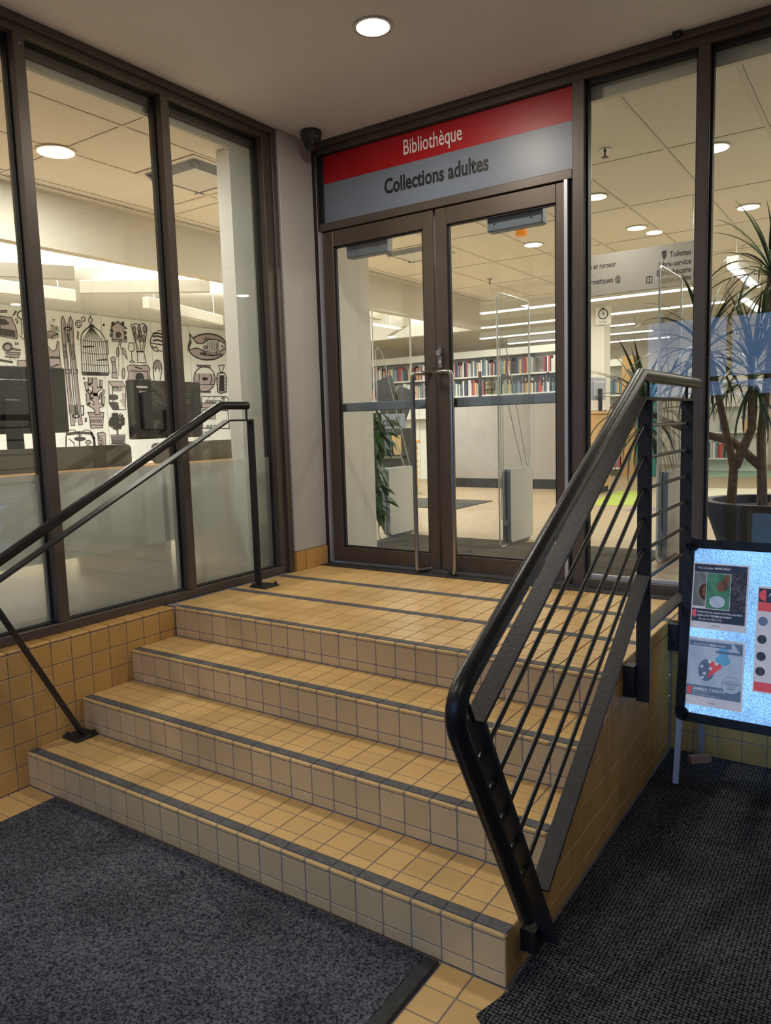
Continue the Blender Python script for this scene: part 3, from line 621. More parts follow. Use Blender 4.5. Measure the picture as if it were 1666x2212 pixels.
for nm, bx, mt in (('wall_mural_side', (-6.75,-6.62,-4.2,15,ZL,3.6), 'libwall'), ('wall_library_back', (-6.7,7.2,14.4,14.5,ZL,3.6), 'libwall'), ('wall_library_right', (7.1,7.2,2.4,15,ZL,3.6), 'libwall'), ('wall_library_front', (-6.7,-.3,-4.3,-4.2,ZL,3.6), 'libwall')):
    o = MB().box(*bx).build(nm, mt); o['kind'] = 'structure'
lc = struct('ceiling_library', (1, 6, ZC))
MB().box(-6.75, 7.2, D+.13, 15, ZC+.03, ZC+.12).build('ceiling_slab', 'libwall', lc); MB().box(-6.75, -.205, -4.3, D+.13, ZC+.03, ZC+.12).build('ceiling_slab', 'libwall', lc)
GX = [1.986+.61*k for k in range(-7, 8)]; GY = [1.14+1.22*k for k in range(-5, 8)]
def ceil_region(x0, x1, y0, y1):
    xs = [x0] + [g for g in GX if x0+.05 < g < x1-.05] + [x1]; ys = [y0] + [g for g in GY if y0+.05 < g < y1-.05] + [y1]
    for a, b in zip(xs[:-1], xs[1:]):
        for c, d in zip(ys[:-1], ys[1:]): tile('ceiling_panel', 'ceiltile', lc, (a+.012, c+.012, ZC+.004), (b-.012, d-.012, ZC+.016), .003)
    for g in xs: MB().box(g-.012, g+.012, y0, y1, ZC, ZC+.0035).build('grid_bar', 'tbar', lc)
    for g in (ys[:-1] if x1 < 0 else ys): MB().box(x0, x1, g-.012, g+.012, ZC-.0005, ZC+.003).build('grid_bar', 'tbar', lc)
ceil_region(-1.75, 4.9, D+.14, 8.46); ceil_region(-1.75, -.21, -3.7, D+.14)
MB().box(-1.9, -1.75, -4.2, 8.46, ZC, ZC+.02).build('border_strip', 'tbar', lc)
MB().box(-6.62, -1.95, -4.2, 8.36, ZC, ZC+.02).build('plaster_ceiling', 'libwhite', lc); MB().box(-6.62, 7.1, 8.46, 14.4, ZC, ZC+.02).build('plaster_ceiling', 'ceiltile', lc)
o = MB().box(-1.95, -1.85, -4.2, 8.46, 3.0, ZC).build('trim_2', 'libwall'); o['kind'] = 'structure'
o = MB().box(-6.62, -1.951, 8.36, 8.46, 3.0, ZC).build('trim_3', 'libwhite'); o['kind'] = 'structure'

# library downlights
def downlight(x, y, z, label, power=30, r=.085, grp=None, mt='lamp'):
    d = thing('downlight', label, 'light', (x, y, z), grp); MB().lathe((x,y,z-.006), [(r+.014,0),(r+.012,.006)], 28).build('trim_ring', 'tbar', d); MB().lathe((x,y,z-.0075), [(r,0),(r,.0015)], 28).build('lens', mt, d)
    area('downlight_lamp', (x, y, z-.011), r*1.7, power, NEUT)
downlight(-1.09, 1.125, ZC, 'large round downlight at a ceiling grid corner behind the left window', 26, .11, mt='lampdim')
for x, y, t in ((.226,5.517,'round downlight just beyond the amber beacon'), (1.266,4.319,'round downlight close behind the sidelight beside the doors'), (1.244,5.55,'round downlight in front of the hanging directory sign'), (2.261,3.749,'round downlight above the potted dracaena, nearer the glass'), (2.204,5.48,'round downlight above the potted dracaena, farther from the glass')):
    downlight(x, y, ZC, t, 11, mt='lampdim' if abs(x-1.25) < .1 else 'lamp')
for x, y, p_ in ((-.9,3.9,10),(3.4,3.6,8),(3.6,5.6,18),(3.4,7.6,20),(5,5.5,20),(5,8,20),(-3.5,10.5,18),(4.5,11,18),(6.2,4,18),(6.2,6.6,18),(-4.2,7.4,20)): downlight(x, y, ZC, 'added round fill downlight in the library ceiling away from the entrance doors', p_, grp='added library fill downlights away from the doors')  # extra downlights added to bounce more off the floor onto the ceiling
downlight(-1.09, -1.3, ZC, 'round downlight above the street end of the service desk', 22)

# linear lamps deeper in the library
def linear(x0, x1, y, label):
    t = thing('linear_lamp', label, 'light', ((x0+x1)/2, y, 3.1), 'linear lamps in rows'); MB().box(x0, x1, y-.05, y+.05, 3.112, 3.21).build('housing', 'lampbody', t); MB().box(x0, x1, y-.045, y+.045, 3.10, 3.112).build('diffuser', 'tube', t)
    for x in (x0+.3, x1-.3): MB().box(x-.003, x+.003, y-.003, y+.003, 3.21, ZC).build('cable', 'lampbody', t)
    area('linear_lamp_light', ((x0+x1)/2, y, 3.095), x1-x0, 15, (1,.93,.8), (0,0,0), .08)
for x0, x1, y, lb in ((-1.42,1.4,7.62,'long white linear lamp hung before the cream partition'), (-2.15,1.4,9.05,'long white linear lamp hung between the partition and the long shelf'), (-2.85,-.16,10.43,'white linear lamp hung just behind the long shelf'), (-2.88,-.2,11.65,'white linear lamp hung second from the back wall'), (-2.88,-.25,13.0,'white linear lamp hung nearest the back wall')): linear(x0, x1, y, lb)
for x, y0, y1, lb in ((2.0,6.0,7.4,'lengthwise white linear lamp close behind the directory sign'), (1.75,8.2,9.6,'lengthwise white linear lamp level with the cream column')):
    t = thing('linear_lamp', lb, 'light', (x, (y0+y1)/2, 3.0), 'lengthwise linear lamps'); MB().box(x-.05, x+.05, y0, y1, 3.012, 3.11).build('housing', 'lampbody', t); MB().box(x-.045, x+.045, y0, y1, 3.0, 3.012).build('diffuser', 'tube', t)
    for y in (y0+.2, y1-.2): MB().box(x-.003, x+.003, y-.003, y+.003, 3.11, ZC).build('cable', 'lampbody', t)
    area('linear_lamp_light', (x, (y0+y1)/2, 2.995), .08, 14, (1,.93,.8), (0,0,0), y1-y0)

# pendant bars in the mural room
def pendant(pxa, pxb, zb, ext=0, lab=''):
    a = at(*pxa, 'z', zb); b = at(*pxb, 'z', zb); d = (b-a); d.z = 0; d.normalize(); a = a - d*ext; L = (b-a).length; c = (a+b)/2; nn = Vector((-d.y, d.x, 0))
    t = thing('pendant_lamp', lab, 'light', (c.x, c.y, zb), 'angled pendant bars in the mural room'); MB().obox((c.x,c.y,zb+.058), d, nn, (0,0,1), L/2, .04, .058).build('housing', 'lampbody', t)
    MB().obox((c.x,c.y,zb-.002), d, nn, (0,0,1), L/2-.01, .03, .002).build('diffuser', 'lampbody', t)
    MB().obox((c.x,c.y,zb+.118), d, nn, (0,0,1), L/2-.01, .03, .002).build('uplight_lens', 'tube', t)
    for k in (-.8, .8): q = c + d*(L/2*k); MB().box(q.x-.003, q.x+.003, q.y-.003, q.y+.003, zb+.115, ZC).build('cable', 'white', t)
    ang = math.atan2(d.y, d.x); area('pendant_uplight', (c.x, c.y, zb+.125), L*.95, 26, (1,.92,.80), (math.pi, 0, -ang), .06)
    area('pendant_downlight', (c.x, c.y, zb-.008), L*.95, 44, (1,.96,.92), (0, 0, ang), .06)
pendant((176,634), (453,631), 3.0, 0, 'white pendant bar hanging in front of the birdcage drawing')
pendant((0,598), (162,605), 3.0, .9, 'white pendant bar above the black monitor with a round logo')
pendant((0,633), (160,652), 3.0, .9, 'white pendant bar just above the top edge of the mural')
pendant((350,673), (477,702), 3.0, .3, 'white pendant bar above the fish plaque drawing')
pendant((754,677), (820,691), 3.0, .5, 'white pendant bar just behind the bulkhead above the reception desk')
pendant((841,726), (877,704), 3.0, .0, 'white pendant bar nearest the far white bulkhead')

# air diffusers, sprinklers, beacon
def diffuser(x, y, lab):
    t = thing('air_diffuser', lab, 'vent', (x, y, ZC), 'ceiling air diffusers'); MB().box(x-.29, x+.29, y-.29, y+.29, ZC-.004, ZC-.001).build('flange', 'tbar', t); MB().box(x-.20, x+.20, y-.20, y+.20, ZC-.035, ZC-.028).build('plate', 'libwhite', t)
    for s in (-1, 1): MB().obox((x+s*.22, y, ZC-.02), (1,0,s*.6), (0,1,0), (-s*.6,0,1), .03, .24, .003).build('blade', 'gategrey', t); MB().obox((x, y+s*.22, ZC-.02), (0,1,s*.6), (1,0,0), (0,-s*.6,1), .03, .24, .003).build('blade', 'gategrey', t)
diffuser(-.76, 1.98, 'square ceiling air diffuser behind the left window'); diffuser(-.85, 5.05, 'square ceiling air diffuser above the security gates')
for x, y, lab in ((1.666,3.311,'small sprinkler head near the sidelight beside the doors'), (-.93,6.89,'small sprinkler head near the bulkhead corner')):
    t = thing('sprinkler', lab, 'sprinkler', (x,y,ZC)); MB().lathe((x,y,ZC-.006), [(.035,0),(.035,.006)], 16).build('escutcheon', 'chrome', t); MB().lathe((x,y,ZC-.05), [(.022,0),(.022,.003),(.006,.004),(.006,.03),(.012,.046)], 12).build('deflector', 'darkplastic', t)
t = thing('warning_beacon', 'amber beacon lamp hanging under the ceiling panels', 'lamp', (.38, 4.87, ZC)); q = at(1126,495,'y',4.6)
t.location = (q.x, 4.6, ZC)
MB().lathe((q.x,4.6,ZC-.03), [(.055,0),(.055,.03)], 20).build('base', 'darkplastic', t); MB().lathe((q.x,4.6,ZC-.13), [(.046,0),(.052,.01),(.055,.1)], 20).build('lens', 'orange', t, True)

# ================================================================= library furniture seen through the doors
o = MB().cbox(-.30, 1.98, D+.125, 3.78, ZL, ZL+.010, .003).build('floor_mat', 'carpetI'); tag(o, 'speckled charcoal mat just inside the glass doors', 'mat')
o = MB().cbox(-3.3, -.80, 5.70, 6.62, ZL, ZL+.010, .003).build('floor_mat', 'carpetI'); tag(o, 'speckled charcoal mat in front of the slatted reception desk', 'mat')
def rrect(y0, y1, z0, z1, r, n=6):
    P = []
    for cy, cz, a in ((y1-r,z0+r,-90),(y1-r,z1-r,0),(y0+r,z1-r,90),(y0+r,z0+r,180)): P += arc(cy, cz, r, a, a+90, n)
    return P
def gate(x, y, label):
    g = thing('security_gate', label, 'gate', (x, y+.2, ZL+.01), 'book security gates'); z0 = ZL+.011
    for s in (-1, 1):
        P = rrect(y, y+.43, z0+.02, z0+.60, .03); m = MB(); a, b = (x+.004, x+.036) if s > 0 else (x-.036, x-.004); n = len(P)
        m.poly([(b,p[0],p[1]) for p in P]); m.poly([(a,p[0],p[1]) for p in reversed(P)])
        for i in range(n): j = (i+1) % n; m.quad((a,P[i][0],P[i][1]), (b,P[i][0],P[i][1]), (b,P[j][0],P[j][1]), (a,P[j][0],P[j][1]))
        o = m.build('cover_panel', 'gatewhite', g, True); o.data.materials.append(M['gategrey'])
        for pl in o.data.polygons: pl.material_index = 0 if abs(pl.normal.x) > .9 else 1
    MB().box(x-.02, x+.02, y+.02, y+.41, z0-.001, z0+.03).build('base', 'gategrey', g)
    P = rrect(y-.13, y+.46, z0, z0+1.93, .05); n = len(P); m = MB(); m.poly([(x+.003,p[0],p[1]) for p in P]); m.poly([(x-.003,p[0],p[1]) for p in reversed(P)]); m.build('acrylic_panel', 'acrylic', g)
    MB().sweep([(x,p[0],p[1]) for p in P], .007, 6, closed=True).build('acrylic_edge', 'acryledge', g, True)
    for k, (za, zb2) in enumerate(((.55,1.62), (.35,1.15))):
        yy0, yy1 = y-.09+.03*k, y+.42
        L = [(x+.004*k, yy0+.03, z0+zb2), (x+.004*k, yy0+.1, z0+zb2-.05), (x+.004*k, yy1-.04, z0+za+.1), (x+.004*k, yy1, z0+za), (x+.004*k, yy1-.04, z0+za-.05), (x+.004*k, yy0+.06, z0+.16), (x+.004*k, yy0, z0+.22), (x+.004*k, yy0, z0+zb2-.03)]
        MB().sweep(L, .0035, 6, closed=True).build('antenna_loop', 'gatewhite', g, True)
gate(-.30, 3.52, 'white book security gate next to the vine plant stand'); gate(.815, 3.56, 'white book security gate behind the right door leaf'); gate(2.04, 3.385, 'white book security gate beside the dark planter')

# partition with lettered glass
pt = thing('counter_partition', 'cream half-height partition with dark base behind the security gates', 'partition', (-1.0, 8.4, ZL))
MB().box(-2.75, -.23, 8.36, 8.44, ZL+.14, 1.99).build('panel', mat('greige partition laminate', (.33,.31,.285), .6), pt); MB().box(-2.75, -.23, 8.355, 8.44, ZL, ZL+.14).build('base', 'matedge', pt)
MB().box(-1.80, -.55, 8.395, 8.405, 1.99, 2.42).build('glass_screen', 'acrylic', pt)
text('lettering', 'Photocopie', (-1.50, 8.39, 2.13), RT, UP, 'ink', pt, width=.83, height=.2, bold=.04)
for b in (((-1.78,-1.60,2.10,2.20),), ((-1.75,-1.63,2.24,2.28),), ((-1.74,-1.64,2.06,2.13),)):
    for x0, x1, z0, z1 in b:
        for q in ((x0,x1,z0,z0+.014),(x0,x1,z1-.014,z1),(x0,x0+.014,z0,z1),(x1-.014,x1,z0,z1)): MB().box(q[0],q[1],8.388,8.39,q[2],q[3]).build('printer_icon', 'ink', pt)
tag(MB().cbox(-1.865, -1.815, 8.365, 8.39, 1.99, 2.39, .006).build('display_post', 'plastic'), 'slim black post standing on the cream partition', 'post')
MB().box(-.23, .03, 8.36, 8.62, ZL, ZC).build('wall_column', 'libwall')['kind'] = 'structure'
ck = thing('time_limit_sign', 'small white flag sign with a stopwatch on the cream column', 'sign', (.03, 8.32, 2.9))
MB().box(-.075, .135, 8.315, 8.33, 2.885, 3.125).build('plate', 'libwhite', ck); MB().box(-.02, .03, 8.33, 8.36, 2.98, 3.03).build('bracket', 'alu', ck)
MB().sweep([(.03+.062*math.cos(a*math.pi/12), 8.313, 3.02+.062*math.sin(a*math.pi/12)) for a in range(24)], .006, 6, closed=True).build('icon', 'ink', ck)
for q in ((.026,.034,3.02,3.055),(.026,.055,3.015,3.022),(.01,.05,3.092,3.102),(.025,.035,3.08,3.095)): MB().box(q[0],q[1],8.31,8.314,q[2],q[3]).build('icon', 'ink', ck)
text('lettering', '15 min', (.03, 8.313, 2.905), RT, UP, 'ink', ck, width=.09, height=.024, align='CENTER')

# book shelves
_bk = {}
def bookrow(x0, x1, y, z, group, label, hmin=.19, hmax=.27, d=.16, gap=.06, rng=random):
    x = x0
    while x < x1:
        if rng.random() < gap*.5: x += rng.uniform(.08, .2); continue
        t = rng.uniform(.018, .042); h = rng.uniform(hmin, hmax); c = rng.randrange(len(BOOKM))
        if c not in _bk:
            m = MB().box(-.5,.5,-.5,.5,0,1).mesh('book'); m.materials.append(BOOKM[c]); _bk[c] = m
        o = bpy.data.objects.new('book', _bk[c]); COL.objects.link(o); o.location = (x+t/2, y+d/2+rng.uniform(-.02,0), z+.0005); o.scale = (t-.002, d, h); tag(o, BOOKN[c]+' '+label, 'book', group)
        x += t
def shelf_unit(x0, x1, y, levels, top, label, side='shelf', depth=.26, base=ZL):
    s = thing('book_shelf', label, 'shelf', ((x0+x1)/2, y, base))
    MB().box(x0, x1, y+depth, y+depth+.015, base, top).build('back_panel', 'shelf', s)
    n = max(1, round((x1-x0)/.92))
    for i in range(n+1): x = x0+(x1-x0)*i/n; MB().box(x-.016, x+.016, y+depth-.035, y+depth, base, top).build('upright', 'shelf', s)
    for z in levels: MB().box(x0, x1, y, y+depth, z-.022, z).build('shelf_board', 'shelf', s)
    MB().box(x0-.02, x1+.02, y-.01, y+depth, top-.11, top).build('canopy', 'shelf', s); return s
shelf_unit(-4.7, -.95, 9.5, (1.75, 2.085, 2.395), 2.81, 'long white steel book shelf behind the cream partition')
bookrow(-4.65, -1.0, 9.53, 2.395, 'books on the long shelf, upper row', 'book standing in the upper row of the long white shelf')
bookrow(-4.65, -1.0, 9.53, 2.085, 'books on the long shelf, lower row', 'book standing in the lower row of the long white shelf')
s = shelf_unit(-1.3, -.52, 11.0, (.80,1.2,1.62,2.03), 2.62, 'white book shelf with a birch end panel beyond the column')
MB().box(-.52, -.30, 10.98, 11.3, ZL, 2.66).build('end_panel', 'wood', s)
for z in (.8, 1.2, 1.62, 2.03): bookrow(-1.1, -.56, 11.03, z, 'books beside the birch end panel', 'book standing on the white shelf beside the birch end panel', .2, .3)
s = shelf_unit(.15, 1.5, 12.2, (.9,1.35,1.8), 2.3, 'white book shelf standing behind the birch end panel', depth=.3)
for z in (.9, 1.35): bookrow(.6, 1.2, 12.23, z, 'books on the farthest shelf', 'book on the farthest white shelf behind the potted dracaena', .2, .32, gap=.2)
tag(MB().cbox(-.26, .06, 10.95, 10.975, ZL, 2.3, .003).build('notice_board', 'teal'), 'tall teal display board standing beside the birch end panel', 'board')
# self-service counter with monitor
kk = thing('service_counter', 'birch self-service counter at the foot of the cream column', 'counter', (.1, 8.0, ZL))
MB().cbox(-.2, .14, 7.75, 8.3, ZL+.08, 1.70, .006).build('body', 'wood', kk); MB().box(-.18, .12, 7.78, 8.28, ZL, ZL+.08).build('plinth', 'matedge', kk); MB().cbox(-.22, .16, 7.73, 8.32, 1.70, 1.735, .004).build('top', 'wood', kk)
def monitor(c, wy, h, label, back='plastic', tilt=0, rot=0):
    t = thing('monitor', label, 'monitor', (c[0], c[1], c[2]))
    x, y, z = c; zb = z+.155
    MB().cbox(x-.02, x+.012, y-wy/2, y+wy/2, zb, zb+h, .006).build('housing', back, t); MB().cbox(x+.012, x+.035, y-wy*.36, y+wy*.36, zb+h*.15, zb+h*.8, .008).build('rear_cover', back, t)
    MB().box(x-.0235, x-.02, y-wy/2+.01, y+wy/2-.01, zb+.01, zb+h-.01).build('screen', 'plastic', t)
    MB().cbox(x+.035, x+.065, y-.05, y+.05, z+.01, zb+h*.5, .006).build('stand', 'plastic', t); MB().cbox(x-.08, x+.12, y-.12, y+.12, z, z+.012, .004).build('foot', 'plastic', t)
    return t
mo = monitor((0,0,0), .52, .32, 'grey monitor turned aside on the birch self-service counter', 'alu'); mo.location = (.03, 8.1, 1.735); mo.rotation_euler = (0, 0, math.radians(-25)); mo.scale = (.9,.55,.95)
tag(MB().cbox(-.17, -.11, 7.80, 7.86, 1.735, 2.16, .006).build('scanner_post', 'plastic'), 'black scanner post beside the grey monitor', 'post')

# hanging directory sign
hs = thing('hanging_sign', 'long grey directory sign hanging behind the sidelight', 'sign', (1.4, 4.8, 2.704))
MB().cbox(.80, 2.05, 4.80, 4.825, 2.704, 3.05, .003).build('panel', mat('warm grey sign', (.30,.28,.25), .5), hs)
for x in (.95, 1.90): MB().box(x-.003, x+.003, 4.81, 4.816, 3.05, ZC).build('hanger', 'alu', hs)
def hp(u, v): return at(u, v, 'y', 4.798)
for s, u, v, wpx in (('Toilettes',1493,549,46), ('Libre-service',1493,569,69), ('Bibliothécaire',1493,587,74), ('Espace jeunes',1493,603,70)):
    q = hp(u, v); q2 = hp(u-wpx, v+wpx*.15); text('lettering', s, (q.x, 4.799, q.z), RT, UP, 'ink', hs, width=(q-q2).length, size=.066, align='RIGHT', bold=.008)
for s, u, v, wpx in (('gne et rumeur',1331,575,68), ('Postes informatiques @',1341,607,118)):
    q = hp(u, v); q2 = hp(u-wpx, v+wpx*.15); text('lettering', s, (q.x, 4.799, q.z), RT, UP, 'ink', hs, width=(q-q2).length, size=.066, align='RIGHT', bold=.008)
q = hp(1435, 552); MB().box(q.x-.018,q.x+.018,4.797,4.799,q.z+.01,q.z+.04).build('toilet_icon', 'ink', hs); MB().poly([(q.x-.018,4.797,q.z+.006),(q.x+.022,4.797,q.z+.006),(q.x+.004,4.797,q.z-.028),(q.x-.006,4.797,q.z-.028)]).build('toilet_icon', 'ink', hs)
q = hp(1403, 604)
for dx in (-.022, .0, .022): MB().box(q.x+dx-.002,q.x+dx+.002,4.797,4.799,q.z-.025,q.z+.025).build('lift_icon', 'ink', hs)
for dz in (-.025, .025): MB().box(q.x-.024,q.x+.024,4.797,4.799,q.z+dz-.002,q.z+dz+.002).build('lift_icon', 'ink', hs)

# reception desk with slatted front
rd = thing('reception_desk', 'slatted birch and teal reception desk behind the vine plant', 'desk', (-2.6, 6.7, ZL))
A0 = Vector((-3.35,5.95,0)); A1 = Vector((-2.2,7.14,0)); dd = (A1-A0).normalized(); nn = Vector((dd.y,-dd.x,0)); L = (A1-A0).length; c0 = (A0+A1)/2
MB().obox((c0.x-nn.x*.25,c0.y-nn.y*.25,1.02), dd, nn, (0,0,1), L/2, .22, .36).build('body', 'tealfloor', rd)
for i in range(7): MB().obox((c0.x+nn.x*.0,c0.y+nn.y*.0,.78+.088*i), dd, nn, (0,0,1), L/2, .018, .026).build('slat', 'wood', rd)
MB().obox((c0.x-nn.x*.22,c0.y-nn.y*.22,1.40), dd, nn, (0,0,1), L/2+.03, .27, .02).build('worktop', 'wood', rd)
dk = thing('display_rack', 'dark magazine display rack lettered Accueil behind the security gate', 'rack', (-1.2, 5.05, ZL))
MB().box(-1.56, -1.06, 5.06, 5.22, ZL, 1.60).build('rack_body', 'darkplastic', dk)
for z in (.95, 1.30): MB().box(-1.56, -1.06, 4.98, 5.06, z-.02, z).build('rack_ledge', 'screen', dk)
for x in (-1.56, -1.075): MB().box(x, x+.015, 4.98, 5.06, ZL, 1.60).build('rack_side', 'darkplastic', dk)
for z, xs_ in ((.955, (-1.48,-1.31,-1.14)), (1.305, (-1.47,-1.30,-1.14))):
    for k, x in enumerate(xs_): MB().obox((x, 5.03, z+.115), (1,0,0), (0,.93,.2), (0,-.2,.93), .07, .006, .115).build('magazine', BOOKM[(k*3+int(z*7)) % 10], dk)
MB().box(-1.56, -1.06, 5.05, 5.06, 1.60, 1.76).build('header', 'signgrey', dk)
text('lettering', 'Accueil', (-1.50, 5.048, 1.625), RT, UP, 'ink', dk, width=.37, height=.105, bold=.03)
ea = thing('poster_stand', 'dark folded jacket stand on top of the magazine display rack', 'stand', (-1.2, 5.15, 1.60))
MB().obox((-1.35, 5.16, 1.905), (.95,0,.3), (0,1,0), (-.3,0,.95), .13, .02, .25).build('board', 'plastic', ea); MB().obox((-1.18, 5.17, 1.845), (.9,0,-.42), (0,1,0), (.42,0,.9), .11, .015, .20).build('board', 'darkplastic', ea)
bb = MB().cbox(-.86, -.76, 3.95, 4.02, ZL, 1.72, .01).build('banner_stand', 'bluefab'); tag(bb, 'narrow blue fabric banner behind the trailing vine plant', 'banner')
# ================================================================= mural room: desk, screens, monitors
de = thing('office_desk', 'long birch-edged service desk behind the frosted glass', 'desk', (-1.0, .5, ZL))
MB().cbox(-1.55, -.45, -2.2, 2.25, 1.405, 1.44, .004).build('worktop', 'woodX', de); MB().box(-.52, -.50, -2.1, 2.2, .95, 1.405).build('front_panel', 'libwall', de)
for y in (-2.1, -.2, 1.3, 2.2): MB().box(-1.5, -.5, y-.02, y+.02, ZL, 1.405).build('side_panel', 'libwall', de)
MB().box(-1.5, -.55, -1.0, -.6, ZL, 1.3).build('pedestal', 'darkplastic', de)
for a, b, lab in ((.20,1.16,'low grey desk screen in front of the round-logo monitor'), (1.33,2.2,'low grey desk screen in front of the wide black monitor'), (-1.2,.12,'low grey desk screen at the street end of the service desk')):
    P = rrect(a, b, 1.441, 1.572, .03); m = MB(); n = len(P); x0, x1 = -.62, -.60
    m.poly([(x1,p[0],p[1]) for p in P]); m.poly([(x0,p[0],p[1]) for p in reversed(P)])
    for i in range(n): j = (i+1) % n; m.quad((x0,P[i][0],P[i][1]), (x1,P[i][0],P[i][1]), (x1,P[j][0],P[j][1]), (x0,P[j][0],P[j][1]))
    tag(m.build('desk_screen', 'screen'), lab, 'screen')
m1 = monitor((-1.0,1.79,1.44), .645, .405, 'wide black monitor with white stickers seen from behind', 'plastic')
for z0, y0, y1 in ((1.945,1.535,1.625), (1.91,1.555,1.605)): MB().box(-.9878, -.987, y0, y1, z0, z0+.014).build('sticker', 'white', m1)
m2 = monitor((-1.1,.68,1.50), .78, .41, 'black monitor with a round logo seen from behind', 'plastic')
LY, LZ = .46+.20, 1.99
q = at(32, 812, 'x', -1.064)
MB().sweep([(-1.064, q.y+.048*math.cos(a*math.pi/12), q.z+.048*math.sin(a*math.pi/12)) for a in range(24)], .0025, 6, closed=True).build('logo_ring', 'gasket', m2)
text('logo', 'DELL', (-1.0645, q.y, q.z-.012), (0,1,0), UP, 'gasket', m2, width=.065, height=.026, bold=.02, align='CENTER')
MB().box(-1.2, -1.0, .55, .82, 1.44, 1.50).build('riser', 'plastic', m2)
ch = thing('task_chair', 'dark office chair behind the service desk', 'chair', (-1.9, .35, ZL))
MB().cbox(-2.0, -1.93, .1, .6, 1.2, 1.75, .03).build('backrest', 'plastic', ch, True); MB().cbox(-1.95, -1.5, .1, .6, 1.10, 1.17, .03).build('seat', 'plastic', ch, True); MB().sweep([(-1.72,.35,.74),(-1.72,.35,1.1)], .03, 12).build('column', 'plastic', ch)
for k in range(5): a = k*2*math.pi/5; MB().sweep([(-1.72,.35,.74),(-1.72+.3*math.cos(a),.35+.3*math.sin(a),.69)], .02, 8).build('foot_arm', 'plastic', ch)

# ================================================================= mural
XM = -6.60
mu = thing('wall_mural', 'white panel mural of black line drawings on the far wall', 'mural', (XM, 4, ZL))
seams = [-.8, .45, 1.7, 2.95, 4.2, at(450,700,'x',XM).y-2.0, ]
def mp(u, v, k=0): q = at(u, v, 'x', XM+.002); return (XM+.002+.0012*k, q.y, q.z)
ys = [-1.0, .35, 1.7, 3.05, 4.25, mp(218,690)[1], mp(325,700)[1], mp(408,710)[1], mp(489,715)[1]+.3]
for a, b in zip(ys[:-1], ys[1:]): MB().box(XM-.02, XM, a+.004, b-.004, ZL+.1, 3.39).build('mural_panel', 'muralbase', mu)
def A(x, y): return (x/5.819, 620+y/5.819)
def B(x, y): return (230+x/5.95, 640+y/5.95)
class Draw:
    def __init__(s, f): s.f = f; s.ink = MB(); s.tone = MB(); s.k = 0
    def _m(s, t): return s.tone if t else s.ink
    def line(s, pts, w=.011, tone=False, closed=False):
        P = [Vector(mp(*s.f(*p))) for p in pts]
        if closed: P.append(P[0])
        s.k += .04; m = s._m(tone); k = (.0 if tone else 2.5) + s.k*.2
        for a, b in zip(P[:-1], P[1:]):
            d = Vector((0, b.y-a.y, b.z-a.z))
            if d.length < 1e-5: continue
            d.normalize(); nn = Vector((0, -d.z, d.y))*w/2; e = d*w*.35; x = Vector((.0012*k, 0, 0))
            m.quad(a-nn-e+x, b-nn+e+x, b+nn+e+x, a+nn-e+x)
    def fill(s, pts, tone=True):
        s.k += .04; k = (0 if tone else 2.2) + s.k*.2; s._m(tone).poly([Vector(mp(*s.f(*p))) + Vector((.0012*k,0,0)) for p in pts])
    def shape(s, pts, tone=True, w=.011): s.fill(pts, tone); s.line(pts, w, closed=True)
    def ell(s, cx, cy, rx, ry, fill=None, w=.011, n=20, a0=0, a1=360):
        pts = [(cx+rx*math.cos(math.radians(a0+(a1-a0)*i/n)), cy+ry*math.sin(math.radians(a0+(a1-a0)*i/n))) for i in range(n if a1-a0 == 360 else n+1)]
        if fill is not None: s.fill(pts, fill)
        s.line(pts, w, closed=(a1-a0 == 360))
    def limb(s, pts, w): s.line(pts, w+.02); s.k += .3; 
    def text(s, t, p0, p1, h, rot=None):
        a = Vector(mp(*s.f(*p0), 5)); b = Vector(mp(*s.f(*p1), 5)); r = b-a; r.x = 0; u = Vector((1,0,0)).cross(r.normalized())
        text('drawn_lettering', t, a, r, u, 'muralink', mu, width=r.length, height=h, bold=.01)
    def done(s, name):
        if s.tone.f: link(name, s.tone.mesh(name), 'muraltone', mu, fix=False)
        if s.ink.f: link(name, s.ink.mesh(name), 'muralink', mu, fix=False)
d = Draw(A)   # skis
for o in (0, 97):
    d.shape([(787+o,365),(766+o,430),(790+o,760),(893+o,1742-o*.08),(940+o,1740-o*.08),(835+o,760),(818+o,430)]); d.line([(800+o,480),(915+o,1690)], .006)
    d.shape([(825+o*.95,1040),(880+o*.95,1035),(885+o*.95,1085),(830+o*.95,1090)]); 
d.line([(845,460),(955,1700)], .014); d.line([(850,590),(862,690)], .035); d.line([(938,1500),(950,1580)], .04); d.ell(850,525,44,20,w=.016); d.ell(957,1622,44,22,w=.016); d.text('NØRDIK', (848,900), (828,710), .06); d.text('NØRDIK', (945,915), (925,710), .06); d.done('ski_drawing')
d = Draw(A)   # figure-eight ring, strap, cage
d.ell(985,465,38,46); d.ell(985,465,20,26); d.ell(1045,405,24,28); d.line([(975,560),(985,590),(972,620),(984,655)], .02)
dome = [(1015,670),(1022,610),(1050,560),(1100,515),(1145,492),(1200,515),(1260,560),(1305,625),(1325,690)]
d.line(dome, .016); d.line([(1015,665),(1035,1070)], .014); d.line([(1325,690),(1372,1075)], .014); d.fill([(1110,495),(1120,475),(1150,462),(1180,480),(1190,500)], False); d.ell(1137,420,22,36,w=.012); d.line([(1133,355),(1137,385)])
for i in range(1, 12):
    t = i/12; tx = 1015+310*t; bx = 1035+337*t; s_ = (t*8) % 1; k = int(t*8); ty = dome[k][1]*(1-s_)+dome[k+1][1]*s_; d.line([(1145,492),(tx,668+20*t),(bx,1070)], .008)
for y in (670, 825, 965): d.line([(1018+y*.02,y),(1180,y+18),(1325+y*.025,y+22)], .008)
